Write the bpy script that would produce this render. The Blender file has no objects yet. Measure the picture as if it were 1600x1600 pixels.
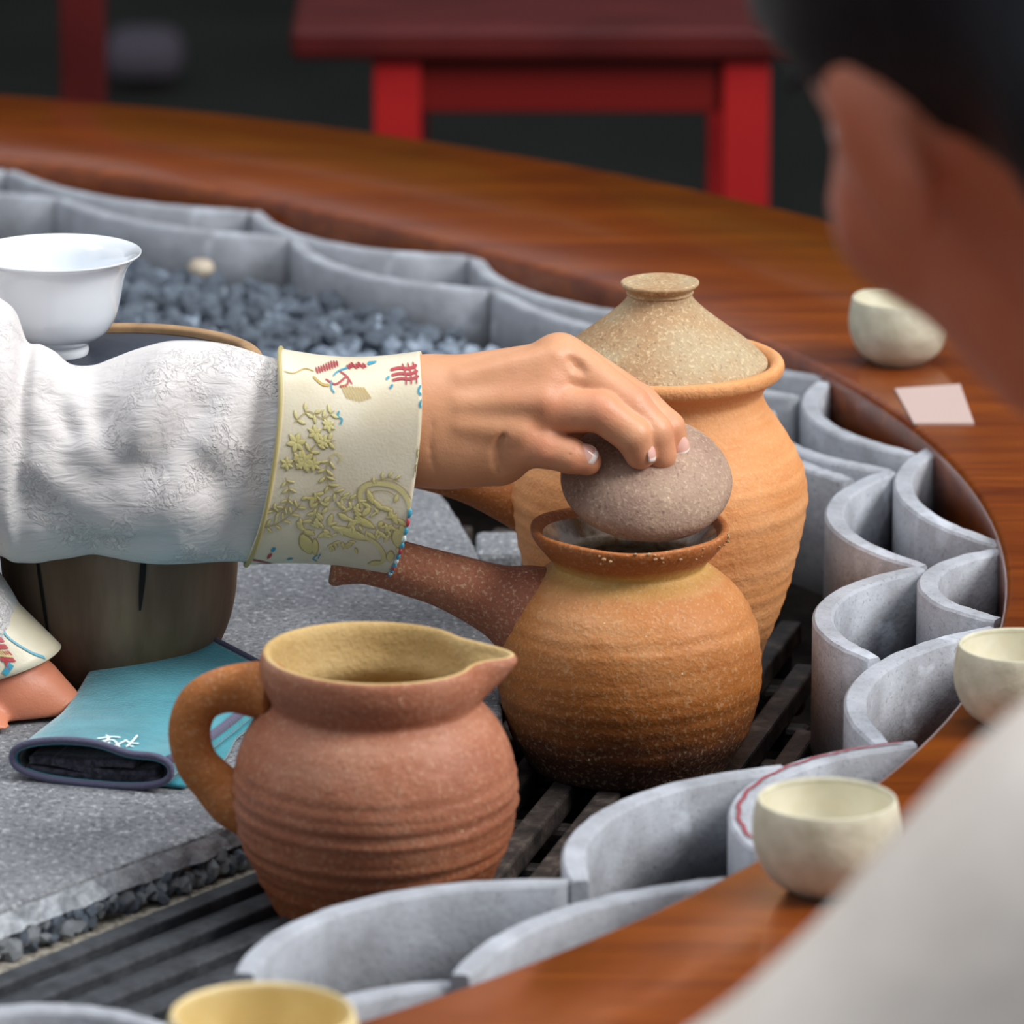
import bpy, bmesh, math, random
import numpy as np
from mathutils import Vector, Matrix, Euler
random.seed(7); np.random.seed(7)
R = math.radians
SC = bpy.context.scene
COL = SC.collection

# ------------------------------------------------------------------ camera, world, lights, exposure
PITCH = R(15.2); FPX = 9569.0; ZC = 1.53
T = 0.70          # table top
G = 0.63          # top of the iron grate
ZS = 0.66         # top of the stone slab
cam = bpy.data.cameras.new('camera'); camo = bpy.data.objects.new('camera', cam); COL.objects.link(camo)
camo.location = (0, 0, ZC); camo.rotation_euler = (R(90) - PITCH, 0, 0)
cam.sensor_width = 24; cam.lens = FPX / 1600 * 24; cam.clip_end = 60
cam.dof.use_dof = True; cam.dof.focus_distance = 2.98; cam.dof.aperture_fstop = 7.5
SC.camera = camo
SC.view_settings.view_transform = 'Standard'; SC.view_settings.look = 'None'
SC.view_settings.gamma = 1; SC.view_settings.exposure = 0.0
w = bpy.data.worlds.new('world'); SC.world = w; w.use_nodes = True
w.node_tree.nodes['Background'].inputs[0].default_value = (0.78, 0.88, 1.0, 1)
w.node_tree.nodes['Background'].inputs[1].default_value = 0.42

def area(name, loc, target, size, power, col, sy=None):
    l = bpy.data.lights.new(name, 'AREA'); l.energy = power; l.color = col; l.size = size
    if sy: l.shape = 'RECTANGLE'; l.size_y = sy
    o = bpy.data.objects.new(name, l); COL.objects.link(o); o.location = loc
    o.rotation_euler = (Vector(target) - Vector(loc)).to_track_quat('-Z', 'Y').to_euler()
    return o
area('daylight_right', (2.7, 2.1, 3.0), (0.0, 3.0, 0.7), 1.4, 132, (1.0, 0.985, 0.96), 1.4)
area('daylight_above', (0.3, 2.6, 4.2), (0.1, 2.8, 0.7), 2.4, 72, (0.98, 0.99, 1.0), 2.4)
area('fill_left', (-2.2, 2.4, 3.2), (-0.1, 3.0, 0.7), 1.6, 20, (0.93, 0.96, 1.0), 1.6)  # added weak fill, no light source known on this side

# ------------------------------------------------------------------ calibration helpers (photo pixel -> place)
cs, sn = math.cos(PITCH), math.sin(PITCH)
def ray(px, py):
    x = (px - 800) / FPX; y = (py - 800) / FPX
    return (x, cs - y * sn, -sn - y * cs)
def at(px, py, z):
    d = ray(px, py); t = (z - ZC) / d[2]
    return Vector((d[0] * t, d[1] * t, z))
def V(px, py, y):
    d = ray(px, py); t = y / d[1]
    return Vector((d[0] * t, y, ZC + d[2] * t))

# ------------------------------------------------------------------ object helpers
def lin(c):
    if isinstance(c, str):
        c = [int(c[i:i + 2], 16) / 255 for i in (0, 2, 4)]
    return tuple((x / 12.92 if x <= .04045 else ((x + .055) / 1.055) ** 2.4) for x in c[:3]) + (1,)
def tag(o, label=None, cat=None, group=None, kind=None):
    if label: o['label'] = label
    if cat: o['category'] = cat
    if group: o['group'] = group
    if kind: o['kind'] = kind
    return o
def empty(name, loc, label=None, cat=None, group=None, rz=0):
    o = bpy.data.objects.new(name, None); COL.objects.link(o); o.location = loc; o.rotation_euler = (0, 0, rz)
    o.empty_display_size = 0.02
    return tag(o, label, cat, group)
def link(name, me, m, parent=None, smooth=True):
    o = bpy.data.objects.new(name, me); COL.objects.link(o)
    if m and not me.materials:
        for q in (m if isinstance(m, (list, tuple)) else [m]): me.materials.append(q)
    if smooth:
        me.polygons.foreach_set('use_smooth', [True] * len(me.polygons))
    if parent: o.parent = parent
    return o
def mesh(name, vs, fs, m, parent=None, smooth=True, origin=None):
    """vertices in world space unless the parent/origin gives an offset"""
    me = bpy.data.meshes.new(name)
    off = Vector(origin) if origin is not None else (parent.location if parent else Vector((0, 0, 0)))
    if parent and origin is not None: off = Vector(origin)
    vs = np.asarray([tuple(v) for v in vs], float) - np.array(off)
    me.from_pydata(vs.tolist(), [], fs); me.update()
    o = link(name, me, m, parent, smooth)
    if not parent: o.location = off
    return o
def bm_obj(name, bm, m, parent=None, smooth=False):
    me = bpy.data.meshes.new(name); bm.to_mesh(me); bm.free()
    return link(name, me, m, parent, smooth)
def box(bm, c, s, rz=0, bev=0.0):
    r = bmesh.ops.create_cube(bm, size=1)
    vs = r['verts']
    M = Matrix.Translation(c) @ Matrix.Rotation(rz, 4, 'Z') @ Matrix.Diagonal((s[0], s[1], s[2], 1))
    bmesh.ops.transform(bm, matrix=M, verts=vs)
    if bev:
        es = list({e for v in vs for e in v.link_edges})
        bmesh.ops.bevel(bm, geom=es, offset=bev, segments=2, affect='EDGES', profile=0.5)
def boxo(name, c, s, m, parent=None, rz=0, bev=0.002):
    bm = bmesh.new(); box(bm, (0, 0, 0), s, 0, bev)
    o = bm_obj(name, bm, m, parent); o.location = Vector(c); o.rotation_euler = (0, 0, rz)
    return o
def catmull(P, n=8):
    P = np.asarray(P, float); Q = np.vstack([2 * P[0] - P[1], P, 2 * P[-1] - P[-2]]); out = []
    for i in range(1, len(Q) - 2):
        for k in range(n):
            t = k / n
            out.append(.5 * (2 * Q[i] + (Q[i + 1] - Q[i - 1]) * t + (2 * Q[i - 1] - 5 * Q[i] + 4 * Q[i + 1] - Q[i + 2]) * t * t
                             + (3 * Q[i] - Q[i - 1] - 3 * Q[i + 1] + Q[i + 2]) * t ** 3))
    out.append(P[-1]); return np.array(out)
def lathe(prof, n=128, disp=None, sub=5, closed_top=False):
    """prof: list of (r,h); returns verts (local), faces"""
    P = catmull(prof, sub) if sub > 1 else np.array(prof, float)
    P[:, 0] = np.maximum(P[:, 0], 0.0002)
    vs = []; m = len(P)
    for i, (r, h) in enumerate(P):
        for k in range(n):
            a = 2 * math.pi * k / n; rr, hh, aa = r, h, a
            if disp: rr, hh, aa = disp(r, h, a, i / (m - 1))
            vs.append((rr * math.cos(aa), rr * math.sin(aa), hh))
    fs = [(i * n + k, i * n + (k + 1) % n, (i + 1) * n + (k + 1) % n, (i + 1) * n + k) for i in range(m - 1) for k in range(n)]
    if P[0, 0] < .001: fs.append(tuple(range(n))[::-1])
    if P[-1, 0] < .001: fs.append(tuple((m - 1) * n + k for k in range(n)))
    return vs, fs
def lobj(name, prof, m, parent=None, loc=(0, 0, 0), **kw):
    vs, fs = lathe(prof, **kw)
    me = bpy.data.meshes.new(name); me.from_pydata(vs, [], fs); me.update()
    bm = bmesh.new(); bm.from_mesh(me); bmesh.ops.recalc_face_normals(bm, faces=bm.faces); bm.to_mesh(me); bm.free()
    o = link(name, me, m, parent); o.location = loc
    return o
def tube(name, P, rad, m, parent=None, n=20, sub=6, flat=1.0, caps=True, up=(0, 0, 1), origin=None):
    P = np.asarray([tuple(p) for p in P], float); rad = np.asarray(rad, float)
    Q = catmull(np.c_[P, rad], sub)
    C = Q[:, :3]; r = Q[:, 3]; tn = np.gradient(C, axis=0); tn /= np.linalg.norm(tn, axis=1)[:, None]
    u = np.array(up, float); vs = []
    for i in range(len(C)):
        a = np.cross(tn[i], u); a /= np.linalg.norm(a) + 1e-9; b = np.cross(a, tn[i])
        for k in range(n):
            th = 2 * math.pi * k / n
            vs.append(C[i] + r[i] * (math.cos(th) * a * flat + math.sin(th) * b))
    m_ = len(C)
    fs = [(i * n + k, i * n + (k + 1) % n, (i + 1) * n + (k + 1) % n, (i + 1) * n + k) for i in range(m_ - 1) for k in range(n)]
    if caps: fs += [tuple(range(n))[::-1], tuple((m_ - 1) * n + k for k in range(n))]
    return mesh(name, vs, fs, m, parent, origin=origin)

# ------------------------------------------------------------------ signed-distance modelling for bodies
def mesh_sdf(f, lo, hi, h):
    lo = np.array(lo, float); hi = np.array(hi, float)
    N = np.ceil((hi - lo) / h).astype(int) + 1
    ax = [(lo[i] + h * np.arange(N[i])).astype(np.float32) for i in range(3)]
    X, Y, Z = np.meshgrid(*ax, indexing='ij')
    F = f(X, Y, Z).astype(np.float32)
    S = F < 0
    c = [slice(0, -1), slice(1, None)]
    cnt = np.zeros(tuple(N - 1), np.uint8)
    for i in (0, 1):
        for j in (0, 1):
            for k in (0, 1): cnt += S[c[i], c[j], c[k]]
    act = (cnt > 0) & (cnt < 8)
    idx = -np.ones(act.shape, np.int64); I = np.argwhere(act); idx[act] = np.arange(len(I))
    acc = np.zeros((len(I), 3)); w_ = np.zeros(len(I))
    cor = [(i, j, k) for i in (0, 1) for j in (0, 1) for k in (0, 1)]
    for a in cor:
        for ax_ in range(3):
            if a[ax_] == 0:
                b = list(a); b[ax_] = 1
                fa = F[I[:, 0] + a[0], I[:, 1] + a[1], I[:, 2] + a[2]]; fb = F[I[:, 0] + b[0], I[:, 1] + b[1], I[:, 2] + b[2]]
                m_ = (fa < 0) != (fb < 0); t = np.where(m_, fa / np.where(m_, fa - fb, 1), 0)
                p = np.tile(np.array(a, float), (len(I), 1)); p[:, ax_] += t
                acc[m_] += p[m_]; w_[m_] += 1
    Vv = lo + (I + acc / w_[:, None]) * h
    fs = []
    for d in range(3):
        e, g = [(1, 2), (2, 0), (0, 1)][d]
        sl0 = [slice(None)] * 3; sl1 = [slice(None)] * 3
        sl0[d] = slice(0, -1); sl1[d] = slice(1, None)
        ch = S[tuple(sl0)] != S[tuple(sl1)]
        E_ = np.argwhere(ch); E_ = E_[(E_[:, e] > 0) & (E_[:, g] > 0) & (E_[:, e] < N[e] - 1) & (E_[:, g] < N[g] - 1)]
        def cell(de, dg):
            q = E_.copy(); q[:, e] -= de; q[:, g] -= dg; return idx[q[:, 0], q[:, 1], q[:, 2]]
        q = np.stack([cell(1, 1), cell(0, 1), cell(0, 0), cell(1, 0)], 1)
        ins = S[E_[:, 0], E_[:, 1], E_[:, 2]]
        q[~ins] = q[~ins][:, ::-1]
        fs.append(q)
    return Vv, np.vstack(fs)
def smin(a, b, k):
    h = np.clip(.5 + .5 * (b - a) / k, 0, 1); return b + (a - b) * h - k * h * (1 - h)
def smax(a, b, k): return -smin(-a, -b, k)
def cap(a, b, ra, rb):
    a = np.array(a, float); b = np.array(b, float); ab = b - a; L = float(ab @ ab) + 1e-12
    def f(X, Y, Z):
        x, y, z = X - a[0], Y - a[1], Z - a[2]
        t = np.clip((x * ab[0] + y * ab[1] + z * ab[2]) / L, 0, 1)
        return np.sqrt((x - t * ab[0]) ** 2 + (y - t * ab[1]) ** 2 + (z - t * ab[2]) ** 2) - (ra + (rb - ra) * t)
    return f
def ell(c, r, rot=None):
    c = np.array(c, float); r = np.array(r, float); M = np.array(rot.to_3x3()).T if rot is not None else np.eye(3)
    def f(X, Y, Z):
        x, y, z = X - c[0], Y - c[1], Z - c[2]
        q = [(M[i][0] * x + M[i][1] * y + M[i][2] * z) / r[i] for i in range(3)]
        k0 = np.sqrt(q[0] ** 2 + q[1] ** 2 + q[2] ** 2)
        k1 = np.sqrt((q[0] / r[0]) ** 2 + (q[1] / r[1]) ** 2 + (q[2] / r[2]) ** 2) + 1e-6
        return k0 * (k0 - 1) / k1
    return f
def chain(P, r, k):
    fs = [cap(P[i], P[i + 1], r[i], r[i + 1]) for i in range(len(P) - 1)]
    def f(X, Y, Z):
        d = fs[0](X, Y, Z)
        for q in fs[1:]: d = smin(d, q(X, Y, Z), k)
        return d
    return f
def union(fs, k):
    def f(X, Y, Z):
        d = fs[0](X, Y, Z)
        for q in fs[1:]: d = smin(d, q(X, Y, Z), k)
        return d
    return f
def np_mesh(name, Vv, F, m, parent=None, origin=None, smooth_iter=0):
    me = bpy.data.meshes.new(name)
    off = np.array(parent.location if parent and origin is None else (origin if origin is not None else (0, 0, 0)))
    me.from_pydata((Vv - off).tolist(), [], F.tolist()); me.update()
    if smooth_iter:
        bm = bmesh.new(); bm.from_mesh(me)
        for _ in range(smooth_iter): bmesh.ops.smooth_vert(bm, verts=bm.verts, factor=0.5, use_axis_x=True, use_axis_y=True, use_axis_z=True)
        bm.to_mesh(me); bm.free()
    o = link(name, me, m, parent)
    if not parent: o.location = off
    return o

# ------------------------------------------------------------------ materials
class N:
    def __init__(s, name):
        s.m = bpy.data.materials.new(name); s.m.use_nodes = True; s.t = s.m.node_tree
        s.b = s.t.nodes['Principled BSDF']; s.tc = s.t.nodes.new('ShaderNodeTexCoord'); s.h = None
    def n(s, ty, **kw):
        q = s.t.nodes.new('ShaderNode' + ty)
        for k, v in kw.items():
            if k in q.inputs: q.inputs[k].default_value = v
            else: setattr(q, k, v)
        return q
    def l(s, a, b): s.t.links.new(a, b)
    def co(s, scale=(1, 1, 1), src='Object', rot=(0, 0, 0)):
        q = s.n('Mapping'); q.inputs['Scale'].default_value = scale; q.inputs['Rotation'].default_value = rot
        s.l(s.tc.outputs[src], q.inputs[0]); return q.outputs[0]
    def noise(s, scale, detail=4, rough=.55, st=(1, 1, 1), dist=0, src='Object', rot=(0, 0, 0)):
        q = s.n('TexNoise'); q.inputs['Scale'].default_value = scale; q.inputs['Detail'].default_value = detail
        q.inputs['Roughness'].default_value = rough; q.inputs['Distortion'].default_value = dist
        s.l(s.co(st, src, rot), q.inputs['Vector']); return q.outputs[0]
    def vor(s, scale, st=(1, 1, 1), feature='F1'):
        q = s.n('TexVoronoi'); q.feature = feature; q.inputs['Scale'].default_value = scale; s.l(s.co(st), q.inputs['Vector']); return q.outputs['Distance']
    def ramp(s, v, stops, interp='LINEAR'):
        q = s.n('ValToRGB'); q.color_ramp.interpolation = interp; e = q.color_ramp.elements
        while len(e) < len(stops): e.new(.5)
        for x, (p, c) in zip(e, stops):
            x.position = p; x.color = lin(c) if not isinstance(c, (int, float)) else (c, c, c, 1)
        s.l(v, q.inputs[0]); return q.outputs[0]
    def mix(s, f, a, b, mode='MIX'):
        q = s.n('Mix', data_type='RGBA'); q.blend_type = mode
        for i, v in ((0, f), (6, a), (7, b)):
            if hasattr(v, 'default_value') or hasattr(v, 'links'): s.l(v, q.inputs[i])
            elif i == 0: q.inputs[0].default_value = v
            else: q.inputs[i].default_value = lin(v)
        return q.outputs[2]
    def bump(s, v, dist, strength=1.0):
        q = s.n('Bump'); q.inputs['Distance'].default_value = dist; q.inputs['Strength'].default_value = strength
        s.l(v, q.inputs['Height'])
        if s.h is not None: s.l(s.h, q.inputs['Normal'])
        s.h = q.outputs[0]
    def sep(s, src='Object', axis=2):
        q = s.n('SeparateXYZ'); s.l(s.tc.outputs[src], q.inputs[0]); return q.outputs[axis]
    def mr(s, v, a, b, c=0, d=1):
        q = s.n('MapRange'); s.l(v, q.inputs[0])
        for i, x in enumerate((a, b, c, d)): q.inputs[i + 1].default_value = x
        return q.outputs[0]
    def add(s, a, b, op='ADD', clamp=False):
        q = s.n('Math', operation=op); q.use_clamp = clamp
        for i, v in enumerate((a, b)):
            if isinstance(v, (int, float)): q.inputs[i].default_value = v
            else: s.l(v, q.inputs[i])
        return q.outputs[0]
    def done(s, col=None, rough=.6, spec=.5, coat=0, coat_r=.1, sss=0, metal=0, sheen=0):
        if col is not None:
            if isinstance(col, str): s.b.inputs['Base Color'].default_value = lin(col)
            else: s.l(col, s.b.inputs['Base Color'])
        if isinstance(rough, (int, float)): s.b.inputs['Roughness'].default_value = rough
        else: s.l(rough, s.b.inputs['Roughness'])
        s.b.inputs['Specular IOR Level'].default_value = spec; s.b.inputs['Coat Weight'].default_value = coat
        s.b.inputs['Coat Roughness'].default_value = coat_r; s.b.inputs['Metallic'].default_value = metal
        if sss:
            s.b.inputs['Subsurface Weight'].default_value = sss; s.b.inputs['Subsurface Radius'].default_value = (1, .35, .2)
            s.b.inputs['Subsurface Scale'].default_value = .004
        if sheen: s.b.inputs['Sheen Weight'].default_value = sheen; s.b.inputs['Sheen Roughness'].default_value = .4
        if s.h is not None: s.l(s.h, s.b.inputs['Normal'])
        return s.m
def clay(name, stops, speck='E8D2A8', amt=.5, banding=.35, rough=.72, zgrad=None, bumpd=.0007, coat=0, spots=True, dark='3A1E12'):
    q = N(name); amt *= .6
    big = q.noise(22, 4, .6); band = q.noise(9, 3, .6, st=(1, 1, 14))
    v = q.add(q.add(big, 1 - banding, 'MULTIPLY'), q.add(band, banding, 'MULTIPLY'))
    c = q.ramp(v, stops)
    if zgrad:
        for z0, z1, hexc, wob in zgrad:
            zz = q.add(q.sep(), q.add(q.add(q.noise(30, 3, st=(1, 1, 3)), -.5), wob, 'MULTIPLY'))
            c = q.mix(q.mr(zz, z0, z1), c, hexc)
    fine = q.noise(520, 2, .6)
    c = q.mix(q.add(q.ramp(fine, [(.54, 0.0), (.68, 1.0)]), amt, 'MULTIPLY'), c, speck)
    fine2 = q.noise(430, 2, .6, st=(1.1, 1, .9))
    c = q.mix(q.add(q.ramp(fine2, [(.58, 0.0), (.7, 1.0)]), amt * .8, 'MULTIPLY'), c, dark)
    if spots:
        c = q.mix(q.ramp(q.vor(85), [(.0, 1.0), (.035, 1.0), (.05, 0.0)]), c, speck)
    q.bump(fine, bumpd * .5); q.bump(q.noise(160, 3), bumpd)
    return q.done(c, rough, .35, coat, .35)
M = {}
M['pitcher'] = clay('red_stoneware', [(.3, '8C5038'), (.5, 'A6684C'), (.7, 'B8846A')], zgrad=[(.062, .02, '96522E', .02)], rough=.55, amt=.35, speck='E5C7A5')
M['pitcher_in'] = clay('tan_stoneware', [(.3, 'A98850'), (.5, 'C0A069'), (.7, 'CDB27F')], amt=.25, speck='E8D5A8', spots=False)
M['handle'] = clay('orange_stoneware', [(.3, '9A5524'), (.5, 'AE6A34'), (.7, 'B17450')], amt=.3)
M['pot'] = clay('kettle_stoneware', [(.3, 'A5622F'), (.48, 'B9773F'), (.6, 'C58A58'), (.75, 'C88A66')], rough=.58, amt=.3,
                zgrad=[(.075, .045, '9C5A20', .04), (.048, .018, '5A3017', .035), (.026, .004, '32201B', .03), (.092, .1, 'C59A55', .01), (.103, .107, 'A8622F', .01)])
M['pot_handle'] = clay('brown_stoneware', [(.3, '8A503C'), (.5, '9C6148'), (.7, 'A87052')], amt=.55, banding=.05)
M['pot_in'] = (lambda q: q.done(q.mix(q.ramp(q.noise(60, 5, .7), [(.4, 0.0), (.6, 1.0)]), '7A5A34', 'C2BAAA'), .3, .6, .3))(N('scaled_interior'))
M['lid'] = clay('taupe_stoneware', [(.3, '8F7262'), (.5, 'A38674'), (.7, 'B0957E')], amt=.7, banding=.05, speck='D9C0A0')
M['tall'] = clay('terracotta', [(.28, 'C37C42'), (.45, 'D6925A'), (.6, 'DE9F6A'), (.75, 'E0A878')], amt=.22, banding=.6, spots=False, dark='8A4A20',
                 zgrad=[(.035, .008, '8A4E28', .02)])
M['tall_lid'] = clay('ash_stoneware', [(.28, '9C7250'), (.45, 'AC8B66'), (.6, 'B09C7C'), (.75, 'B9AB8C')], amt=.7, banding=.1, spots=False)
q = N('glazed_porcelain'); M['porcelain'] = q.done('E9EEF4', .12, .6, .6, .05)
q = N('cream_cup_clay'); q.bump(q.noise(300, 3), .0003); M['cup'] = q.done(q.ramp(q.noise(90, 4), [(.3, 'B9B49C'), (.7, 'D3CEB8')]), .6, .35)
q = N('cream_cup_glaze'); M['cup_in'] = q.done(q.ramp(q.noise(60, 3), [(.3, 'DAD4BC'), (.7, 'EBE6D6')]), .35, .5)
q = N('yellow_cup_glaze'); M['cup_yellow'] = q.done(q.ramp(q.noise(60, 3), [(.3, 'D6BF85'), (.7, 'E8D6A6')]), .4, .5)
# grey roof tile
q = N('grey_roof_tile'); c = q.ramp(q.noise(28, 5, .6), [(.3, '8C8E93'), (.5, 'A2A5AC'), (.72, 'B6BAC2')])
c = q.mix(q.ramp(q.noise(420, 2), [(.6, 0.0), (.7, .5)]), c, '6F7176'); c = q.mix(q.ramp(q.noise(14, 3, .7, dist=.6), [(.62, 0.0), (.68, .6)]), c, 'D0D6E0')
q.bump(q.noise(350, 3), .0004); q.bump(q.noise(60, 3), .0003); M['tile'] = q.done(c, .75, .3)
q = N('red_stain'); M['stain'] = q.done('8E3B44', .8)
# lacquered wood ring
q = N('lacquered_wood'); g = q.noise(5, 5, .6, st=(1, 9, 9), dist=.4)
c = q.ramp(g, [(.25, '662805'), (.5, '843D08'), (.75, '994C0C')]); c = q.mix(q.ramp(q.noise(40, 3, st=(.4, 4, 4)), [(.4, 0.0), (.7, .4)]), c, '4A1606')
q.bump(q.noise(60, 3), .0002); M['wood'] = q.done(c, .22, .5, .5, .12)
q = N('stone_slab'); c = q.ramp(q.noise(26, 5, .6), [(.3, '74767A'), (.7, '8C8E92')])
c = q.mix(q.ramp(q.noise(330, 3, .7), [(.5, 0.0), (.62, .85)]), c, '55585E'); c = q.mix(q.ramp(q.noise(260, 3, .7, st=(1.2, .9, 1)), [(.56, 0.0), (.66, .8)]), c, 'B9BABC')
q.bump(q.noise(300, 4, .7), .0011); M['slab'] = q.done(c, .85, .25)
q = N('slab_edge'); c = q.ramp(q.noise(60, 6, .7), [(.35, '9AA1A9'), (.5, 'D0D7DE'), (.7, 'E4E9EE')]); q.bump(q.noise(120, 5, .7), .002); M['slab_edge'] = q.done(c, .85, .25)
q = N('dark_slate'); q.bump(q.noise(120, 4), .0008); M['slate'] = q.done(q.ramp(q.noise(20, 4), [(.3, '343A46'), (.7, '4A515F')]), .6, .4)
q = N('gravel_stone'); c = q.ramp(q.noise(90, 4), [(.3, '65717F'), (.5, '8D9AAB'), (.7, 'B7C3D0')]); oi = q.n('ObjectInfo'); c = q.mix(q.mr(oi.outputs['Random'], 0, 1, 0, .6), c, '434C5A'); q.bump(q.noise(200, 4), .0008); M['gravel'] = q.done(c, .6, .45)
q = N('pale_pebble'); M['pebble'] = q.done(q.ramp(q.noise(60, 3), [(.3, 'A89A88'), (.7, 'C9BCA8')]), .6)
q = N('sand_mortar'); q.bump(q.noise(250, 5, .7), .0025); M['sand'] = q.done(q.ramp(q.noise(300, 4, .7), [(.35, '6A665F'), (.5, '9E988C'), (.68, 'BDB6A8')]), .95, .1)
q = N('ash_bed'); q.bump(q.noise(80, 4), .003); M['ash'] = q.done(q.ramp(q.noise(60, 4), [(.3, '14110F'), (.7, '2A2522')]), .95, .1)
q = N('cast_iron'); c = q.ramp(q.noise(70, 5, .65), [(.35, '1E1A19'), (.55, '39312D'), (.72, '5A5049')]); q.bump(q.noise(180, 4), .001); M['iron'] = q.done(c, .55, .45, metal=.3)
q = N('channel_iron'); c = q.ramp(q.noise(50, 5, .65), [(.35, '2B2D31'), (.6, '44474C'), (.75, '5E6165')]); q.bump(q.noise(260, 4), .0009); M['channel'] = q.done(c, .6, .4, metal=.2)
# barrel wood
q = N('weathered_tub_wood'); c = q.ramp(q.noise(30, 5, .6, st=(1, 1, .12)), [(.3, '5C4A3A'), (.5, '786352'), (.7, '907A66')])
c = q.mix(q.ramp(q.noise(9, 3), [(.55, 0.0), (.7, .4)]), c, '58612F'); q.bump(q.noise(60, 4, st=(1, 1, .1)), .001); M['tub'] = q.done(c, .8, .25)
q = N('tub_rim_wood'); M['tub_rim'] = q.done(q.ramp(q.noise(60, 4), [(.3, '8E6F4E'), (.7, 'B8946C')]), .7)
q = N('crack_dark'); M['crack'] = q.done('17110D', .9)
# fabrics
q = N('crepe_jacquard_white'); q.b.inputs['Subsurface Weight'].default_value = 0
wr = q.noise(210, 4, .6, st=(.22, 1, 1), dist=.7); fl = q.vor(38, st=(1, 1, 1), feature='SMOOTH_F1'); mask = q.ramp(q.noise(26, 2), [(.52, 0.0), (.6, 1.0)])
pet = q.add(q.ramp(q.noise(150, 3, .6, dist=2.5), [(.45, 0.0), (.55, 1.0)]), mask, 'MULTIPLY')
q.bump(wr, .0016, .7); q.bump(pet, .0008, .8)
M['white'] = q.done(q.mix(pet, 'DAD5D3', 'E6E1DD'), .6, .3, sheen=.3)
def brocade(name, a, b, sheen=.2):
    q = N(name); wv = q.noise(700, 2, .5, st=(1, 1, 1)); q.bump(wv, .00022, .5)
    return q.done(q.ramp(q.noise(30, 3), [(.35, a), (.65, b)]), .42, .5, sheen=sheen)
M['brocade'] = brocade('cream_satin', 'D9CDB0', 'E6DCC4')
M['brocade_in'] = brocade('cuff_lining', 'C8C0AC', 'D8D2C0')
M['gold'] = brocade('gold_thread', 'CDC07C', 'E2D89C', .1); M['gold_dark'] = brocade('gold_outline_thread', 'AA9C62', 'BFB078', .1)
M['redthread'] = brocade('red_thread', 'A8323C', 'C04A50'); M['bluethread'] = brocade('turquoise_thread', '2A8FB0', '46A9C2')
M['ochre'] = brocade('ochre_thread', 'B9963E', 'CDB05C')
q = N('teal_microfibre'); q.bump(q.noise(600, 3), .0005); q.bump(q.noise(30, 3, st=(.4, 1, 1)), .0012)
M['teal'] = q.done(q.ramp(q.noise(45, 4), [(.3, '32808E'), (.7, '4A9AA8')]), .9, .15, sheen=.6)
q = N('charcoal_terry'); q.bump(q.noise(500, 3), .001); M['charcoal'] = q.done(q.ramp(q.noise(300, 3), [(.35, '2D2C33'), (.65, '4B4A55')]), .95, .1, sheen=.3)
q = N('purple_grey_hem'); q.bump(q.noise(600, 2), .0005); M['hem'] = q.done('5B5A70', .9, .15, sheen=.3)
q = N('white_stitching'); M['stitch'] = q.done('DCEAEA', .8)
def skin(name, base, red, mot=.0):
    q = N(name); at_ = q.n('Attribute', attribute_name='blush')
    c = q.mix(q.noise(70, 4), base, tuple(min(1, x * 1.0) for x in [v / 255 for v in bytes.fromhex(base)]) if False else base)
    c = q.ramp(q.noise(60, 4), [(.3, base), (.7, red[1])])
    c = q.mix(at_.outputs['Fac'], c, red[0])
    q.bump(q.noise(900, 2, .6), .00012); q.bump(q.noise(260, 3, .6, st=(.6, 1, 1)), .00018)
    return q.done(c, .45, .4, sss=.18)
M['skin'] = skin('skin_warm', 'CE946C', ('CF7F62', 'D79E78'))
M['skin2'] = skin('skin_ruddy', 'C4694A', ('A54C38', 'CC7656'))  # guest's skin, a deeper and redder tone
q = N('fingernail'); M['nail'] = q.done('E0AFA0', .22, .5, .4, .1)
q = N('fingernail_tip'); M['nailtip'] = q.done('F0E2DA', .3, .5)
q = N('black_hair'); q.bump(q.noise(400, 2, st=(1, 1, .08)), .001); M['hair'] = q.done(q.ramp(q.noise(200, 2, st=(1, 1, .1)), [(.3, '08080A'), (.7, '17161A')]), .5, .35)
q = N('white_linen'); q.bump(q.noise(400, 3), .0006); q.bump(q.noise(9, 3), .01, .6); M['linen'] = q.done(q.ramp(q.noise(20, 3), [(.3, 'E6D8CB'), (.7, 'F0E4D8')]), .85, .2)
q = N('pale_reflection'); M['reflection_patch'] = q.done('BFA79F', .6)  # tone of the bright reflection painted onto the table
q = N('eye_white'); M['eye'] = q.done('E8E4DE', .2); q = N('iris_dark'); M['iris'] = q.done('1A0F0A', .15)
q = N('lip'); M['lip'] = q.done('A2544A', .45)
# background
q = N('red_lacquer'); q.bump(q.noise(30, 3), .0006); M['redlac'] = q.done(q.ramp(q.noise(9, 3), [(.3, '96141A'), (.7, 'B0201F')]), .4, .4)
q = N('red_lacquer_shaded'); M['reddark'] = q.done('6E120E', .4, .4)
q = N('maroon_lacquer'); M['maroon'] = q.done(q.ramp(q.noise(7, 3, st=(1, 4, 1)), [(.3, '451010'), (.7, '5E1C1A')]), .45, .3)
q = N('dark_floor'); q.bump(q.noise(40, 3), .001); M['floor'] = q.done(q.ramp(q.noise(3, 4), [(.3, '14130F'), (.7, '24241F')]), .7, .25)
q = N('dark_wall'); M['wall'] = q.done(q.ramp(q.noise(2, 4), [(.3, '120E0C'), (.7, '1E1713')]), .7, .2)
q = N('greenery'); M['leaf'] = q.done(q.ramp(q.noise(4, 4), [(.3, '3A5A16'), (.7, '8FA03A')]), .6)
q = N('grey_cushion_cloth'); M['cush'] = q.done('4E4650', .9)

# ------------------------------------------------------------------ setting: floor, far wall with garden opening
CX, CY, RI, RO = -0.770, 3.015, 0.0, 0.0
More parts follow.
